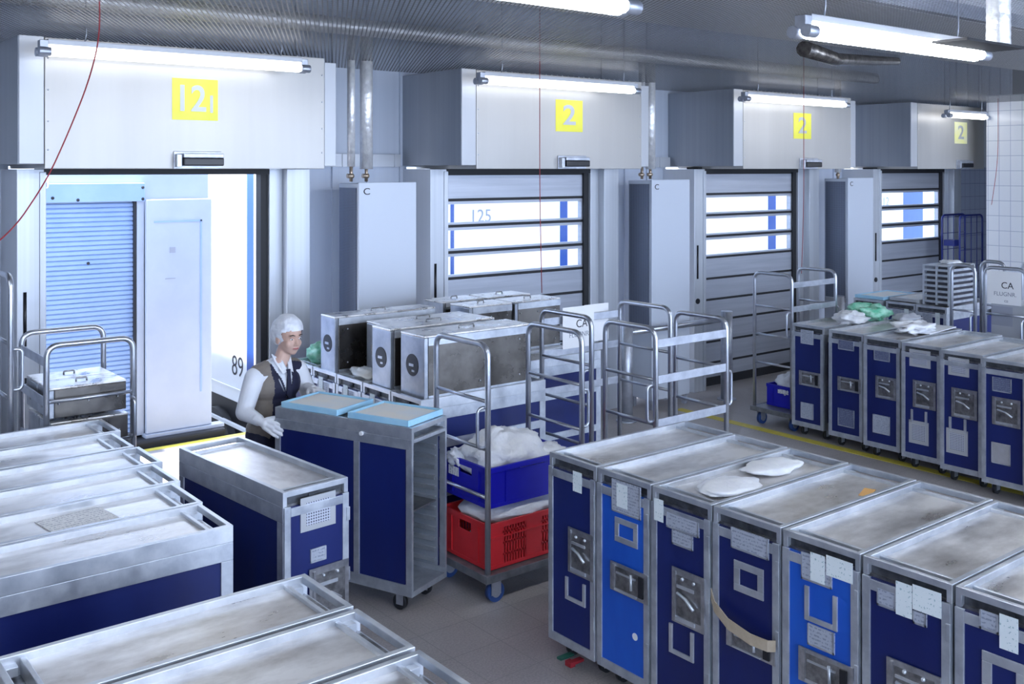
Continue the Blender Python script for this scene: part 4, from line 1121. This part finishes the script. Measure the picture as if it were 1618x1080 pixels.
# joints (front is -y, the right side is -x)
hipR, hipL = (-0.085, 0.03, 0.76), (0.085, 0.03, 0.76)
neck, head = (0.015, -0.045, 1.215), Vector((0.045, -0.085, 1.365))
shR, shL = (-0.165, -0.015, 1.135), (0.175, -0.02, 1.135)
elR, wrR = (-0.265, -0.045, 0.950), (-0.262, -0.205, 0.915)
elL, wrL = (0.245, -0.06, 0.95), (0.155, -0.165, 1.035)
trunk = [('e', (0, 0.03, 0.79), (0.150, 0.105, 0.11)), ('e', (0.0, 0.0, 0.95), (0.132, 0.092, 0.16)), ('e', (0.004, -0.01, 1.07), (0.158, 0.10, 0.13)),
         ('c', [shR, (0, -0.012, 1.165), shL], [0.052, 0.066, 0.052])]
FT = Matrix.Translation(head) @ Matrix.Rotation(R(-6), 4, 'Z') @ Matrix.Rotation(R(8), 4, 'X')
def h(x, y, z): return tuple(FT @ Vector((x, y, z)))
body = trunk + [('c', [(0, -0.02, 1.15), neck, h(0, 0.015, -0.05)], [0.058, 0.048, 0.046]),
    ('c', [shR, elR, wrR], [0.044, 0.034, 0.024]), ('c', [shL, elL, wrL], [0.044, 0.034, 0.024]),
    ('c', [hipR, (-0.085, 0.0, 0.42), (-0.08, 0.05, 0.07)], [0.078, 0.052, 0.036]), ('c', [hipL, (0.09, 0.02, 0.42), (0.09, 0.10, 0.07)], [0.078, 0.052, 0.036]),
    ('e', h(0, 0.012, 0.03), (0.073, 0.088, 0.085)), ('e', h(0, -0.020, -0.035), (0.058, 0.064, 0.070)), ('e', h(0, -0.052, -0.082), (0.026, 0.022, 0.020)),
    ('e', h(0.036, -0.048, -0.032), (0.024, 0.022, 0.024)), ('e', h(-0.036, -0.048, -0.032), (0.024, 0.022, 0.024)),
    ('c', [h(0, -0.076, 0.004), h(0, -0.094, -0.026)], [0.008, 0.012]), ('e', h(0.010, -0.086, -0.030), (0.009, 0.009, 0.007)), ('e', h(-0.010, -0.086, -0.030), (0.009, 0.009, 0.007)),
    ('e', h(0, -0.066, 0.022), (0.050, 0.016, 0.010)), ('e', h(0, -0.079, -0.056), (0.020, 0.009, 0.008)),
    ('e', h(0.074, 0.010, -0.015), (0.010, 0.018, 0.028)), ('e', h(-0.074, 0.010, -0.015), (0.010, 0.018, 0.028))]
blend('body', body, 0.0055, [SKIN], P, 3)
for s in (-1, 1):
    e = MB().ball(h(s * 0.030, -0.0735, 0.004), (0.012, 0.005, 0.0045), 0, 12, 8, ).ball(h(s * 0.030, -0.0775, 0.004), (0.0055, 0.003, 0.0045), 1, 10, 6)
    e.build('eye', [WHITE, INK], P)
    MB().tube([h(s * 0.014, -0.083, 0.026), h(s * 0.030, -0.082, 0.031), h(s * 0.047, -0.072, 0.026)], [0.0025, 0.004, 0.002], 6).build('eyebrow', HAIRM, P)
MB().tube([h(-0.022, -0.080, -0.055), h(-0.008, -0.088, -0.053), h(0, -0.088, -0.055), h(0.008, -0.088, -0.053), h(0.022, -0.080, -0.055)], [0.002, 0.005, 0.005, 0.005, 0.002], 8).build('mouth', LIPM, P)
# hair under the puffed net
def cutface(bm, low=-0.02):
    iv = FT.inverted()
    kill = []
    for v in bm.verts:
        q = iv @ v.co
        if (q.y < (-0.03 if low < -0.03 else 0.0) and q.z < 0.052 - max(0, abs(q.x) - 0.04) * 0.5) or q.z < low: kill.append(v)
    bmesh.ops.delete(bm, geom=kill, context='VERTS')
blend('hair', [('e', h(0, 0.016, 0.03), (0.080, 0.094, 0.092)), ('e', h(0, 0.05, 0.0), (0.078, 0.065, 0.085))], 0.006, [HAIRM], P, 3, None, cutface)
def puff(bm):
    cutface(bm, -0.06)
    for v in bm.verts:
        n_ = noise.noise(v.co * 28) * 0.006
        v.co += v.normal * n_
blend('hairnet', [('e', h(0, 0.024, 0.040), (0.090, 0.104, 0.098)), ('e', h(0, 0.058, 0.012), (0.090, 0.075, 0.085))], 0.006, [NETM], P, 2, None, puff)
# clothes
blend('shirt', [('e', p[1], tuple(c + 0.006 for c in p[2])) if p[0] == 'e' else ('c', p[1], [r + 0.006 for r in p[2]]) for p in trunk] +
      [('c', [shR, elR, (elR[0] * 0.65 + wrR[0] * 0.35, elR[1] * 0.65 + wrR[1] * 0.35, elR[2] * 0.65 + wrR[2] * 0.35), (elR[0] * 0.2 + wrR[0] * 0.8, elR[1] * 0.2 + wrR[1] * 0.8, elR[2] * 0.2 + wrR[2] * 0.8)], [0.062, 0.052, 0.044, 0.036]),
       ('c', [shL, elL, (elL[0] * 0.2 + wrL[0] * 0.8, elL[1] * 0.2 + wrL[1] * 0.8, elL[2] * 0.2 + wrL[2] * 0.8)], [0.060, 0.050, 0.036])], 0.007, [SHIRT], P, 4)
def vneck(bm):
    kill = [v for v in bm.verts if (v.co.y < -0.03 and abs(v.co.x - 0.008) < (v.co.z - 1.0) * 0.36) or v.co.z > 1.222 or abs(v.co.x) > 0.178]
    bmesh.ops.delete(bm, geom=kill, context='VERTS')
vt = blend('vest', [('e', (0, 0.03, 0.80), (0.166, 0.122, 0.10)), ('e', (0.0, 0.0, 0.95), (0.150, 0.110, 0.16)), ('e', (0.004, -0.01, 1.07), (0.172, 0.116, 0.13)),
      ('c', [(-0.13, -0.012, 1.15), (0, -0.012, 1.165), (0.14, -0.015, 1.15)], [0.060, 0.072, 0.060])], 0.005, [VESTN, VESTT], P, 4,
      lambda c: 0 if (c.y < -0.055 and c.x > -0.085) else 1, vneck)
sd = vt.modifiers.new('thick', 'SOLIDIFY'); sd.thickness = 0.006; sd.offset = 0
for s in (-1, 1):
    b = MB(); x0 = 0.012
    b.add([(x0 + s * 0.004, -0.112, 1.165), (x0 + s * 0.040, -0.110, 1.150), (x0 + s * 0.062, -0.060, 1.235), (x0 + s * 0.046, -0.020, 1.262), (x0 + s * 0.020, -0.085, 1.222),
           (x0 + s * 0.004, -0.118, 1.163), (x0 + s * 0.042, -0.117, 1.148), (x0 + s * 0.068, -0.062, 1.233), (x0 + s * 0.052, -0.020, 1.262), (x0 + s * 0.020, -0.093, 1.222)],
          [(0, 1, 2, 3, 4), (9, 8, 7, 6, 5), (0, 5, 6, 1), (1, 6, 7, 2), (2, 7, 8, 3), (3, 8, 9, 4), (4, 9, 5, 0)])
    b.build('collar', SHIRT, P)
b = MB().add([(-0.002, -0.112, 1.172), (0.026, -0.112, 1.172), (0.022, -0.118, 1.145), (0.002, -0.118, 1.145), (0.032, -0.124, 1.02), (0.010, -0.126, 0.99), (-0.010, -0.124, 1.02),
              (-0.002, -0.122, 1.172), (0.026, -0.122, 1.172), (0.022, -0.128, 1.145), (0.002, -0.128, 1.145), (0.032, -0.132, 1.02), (0.010, -0.134, 0.99), (-0.010, -0.132, 1.02)],
             [(0, 3, 2, 1), (3, 6, 5, 4, 2), (7, 8, 9, 10), (10, 9, 11, 12, 13), (0, 1, 8, 7), (1, 2, 9, 8), (2, 4, 11, 9), (4, 5, 12, 11), (5, 6, 13, 12), (6, 3, 10, 13), (3, 0, 7, 10)])
b.build('tie', VESTN, P)
MB().cyl((-0.03, -0.128, 1.045), (-0.062, -0.118, 1.125), 0.004, 8).build('pen', RAIL, P)
blend('trousers', [('e', (0, 0.03, 0.78), (0.158, 0.114, 0.105)), ('c', [hipR, (-0.085, 0.0, 0.42), (-0.08, 0.05, 0.09)], [0.092, 0.066, 0.055]),
                   ('c', [hipL, (0.09, 0.02, 0.42), (0.09, 0.10, 0.09)], [0.092, 0.066, 0.055])], 0.010, [TROU], P, 4)
for (x, y) in ((-0.08, 0.04), (0.09, 0.09)):
    blend('shoe', [('c', [(x, y + 0.03, 0.040), (x, y - 0.10, 0.034), (x, y - 0.17, 0.030)], [0.038, 0.040, 0.029])], 0.008, [BLACK], P, 2)
def glove(wr, fwd, palm_n, side):
    """hand of palm, four unequal bent fingers and a thumb leaving the palm's side"""
    f = Vector(fwd).normalized(); n_ = Vector(palm_n).normalized(); n_ = (n_ - f * n_.dot(f)).normalized(); s = f.cross(n_) * side
    w0 = Vector(wr)
    def q(a, bb, c): return tuple(w0 + f * a + s * bb + n_ * c)
    parts = [('c', [q(-0.045, 0, 0), q(0.0, 0, 0), q(0.025, 0, 0)], [0.031, 0.027, 0.027]),
             ('c', [q(0.030, 0.020, 0.0), q(0.085, 0.026, 0.002)], [0.018, 0.015]), ('c', [q(0.030, -0.018, 0.0), q(0.080, -0.026, 0.002)], [0.018, 0.014]),
             ('c', [q(0.030, 0.0, 0.0), q(0.088, 0.0, 0.0)], [0.019, 0.015])]
    for (o, l, r) in ((0.031, 0.072, 0.0100), (0.011, 0.082, 0.0105), (-0.010, 0.076, 0.0100), (-0.029, 0.058, 0.0090)):
        b0 = 0.086 if abs(o) < 0.02 else 0.080
        parts.append(('c', [q(b0, o, 0.0), q(b0 + l * 0.45, o * 1.18, 0.006), q(b0 + l * 0.78, o * 1.25, 0.022), q(b0 + l * 0.92, o * 1.25, 0.040)], [r * 1.1, r, r * 0.95, r * 0.8]))
    parts.append(('c', [q(0.022, 0.024, 0.004), q(0.052, 0.050, 0.012), q(0.080, 0.062, 0.020), q(0.098, 0.062, 0.028)], [0.016, 0.0125, 0.0115, 0.0095]))
    blend('glove', parts, 0.0042, [GLOVE], P, 2)
glove(wrR, (0.16, -0.90, -0.30), (0.85, 0.10, -0.30), 1)
glove(wrL, (-0.25, -0.9, 0.02), (-0.05, 0, -1), -1)
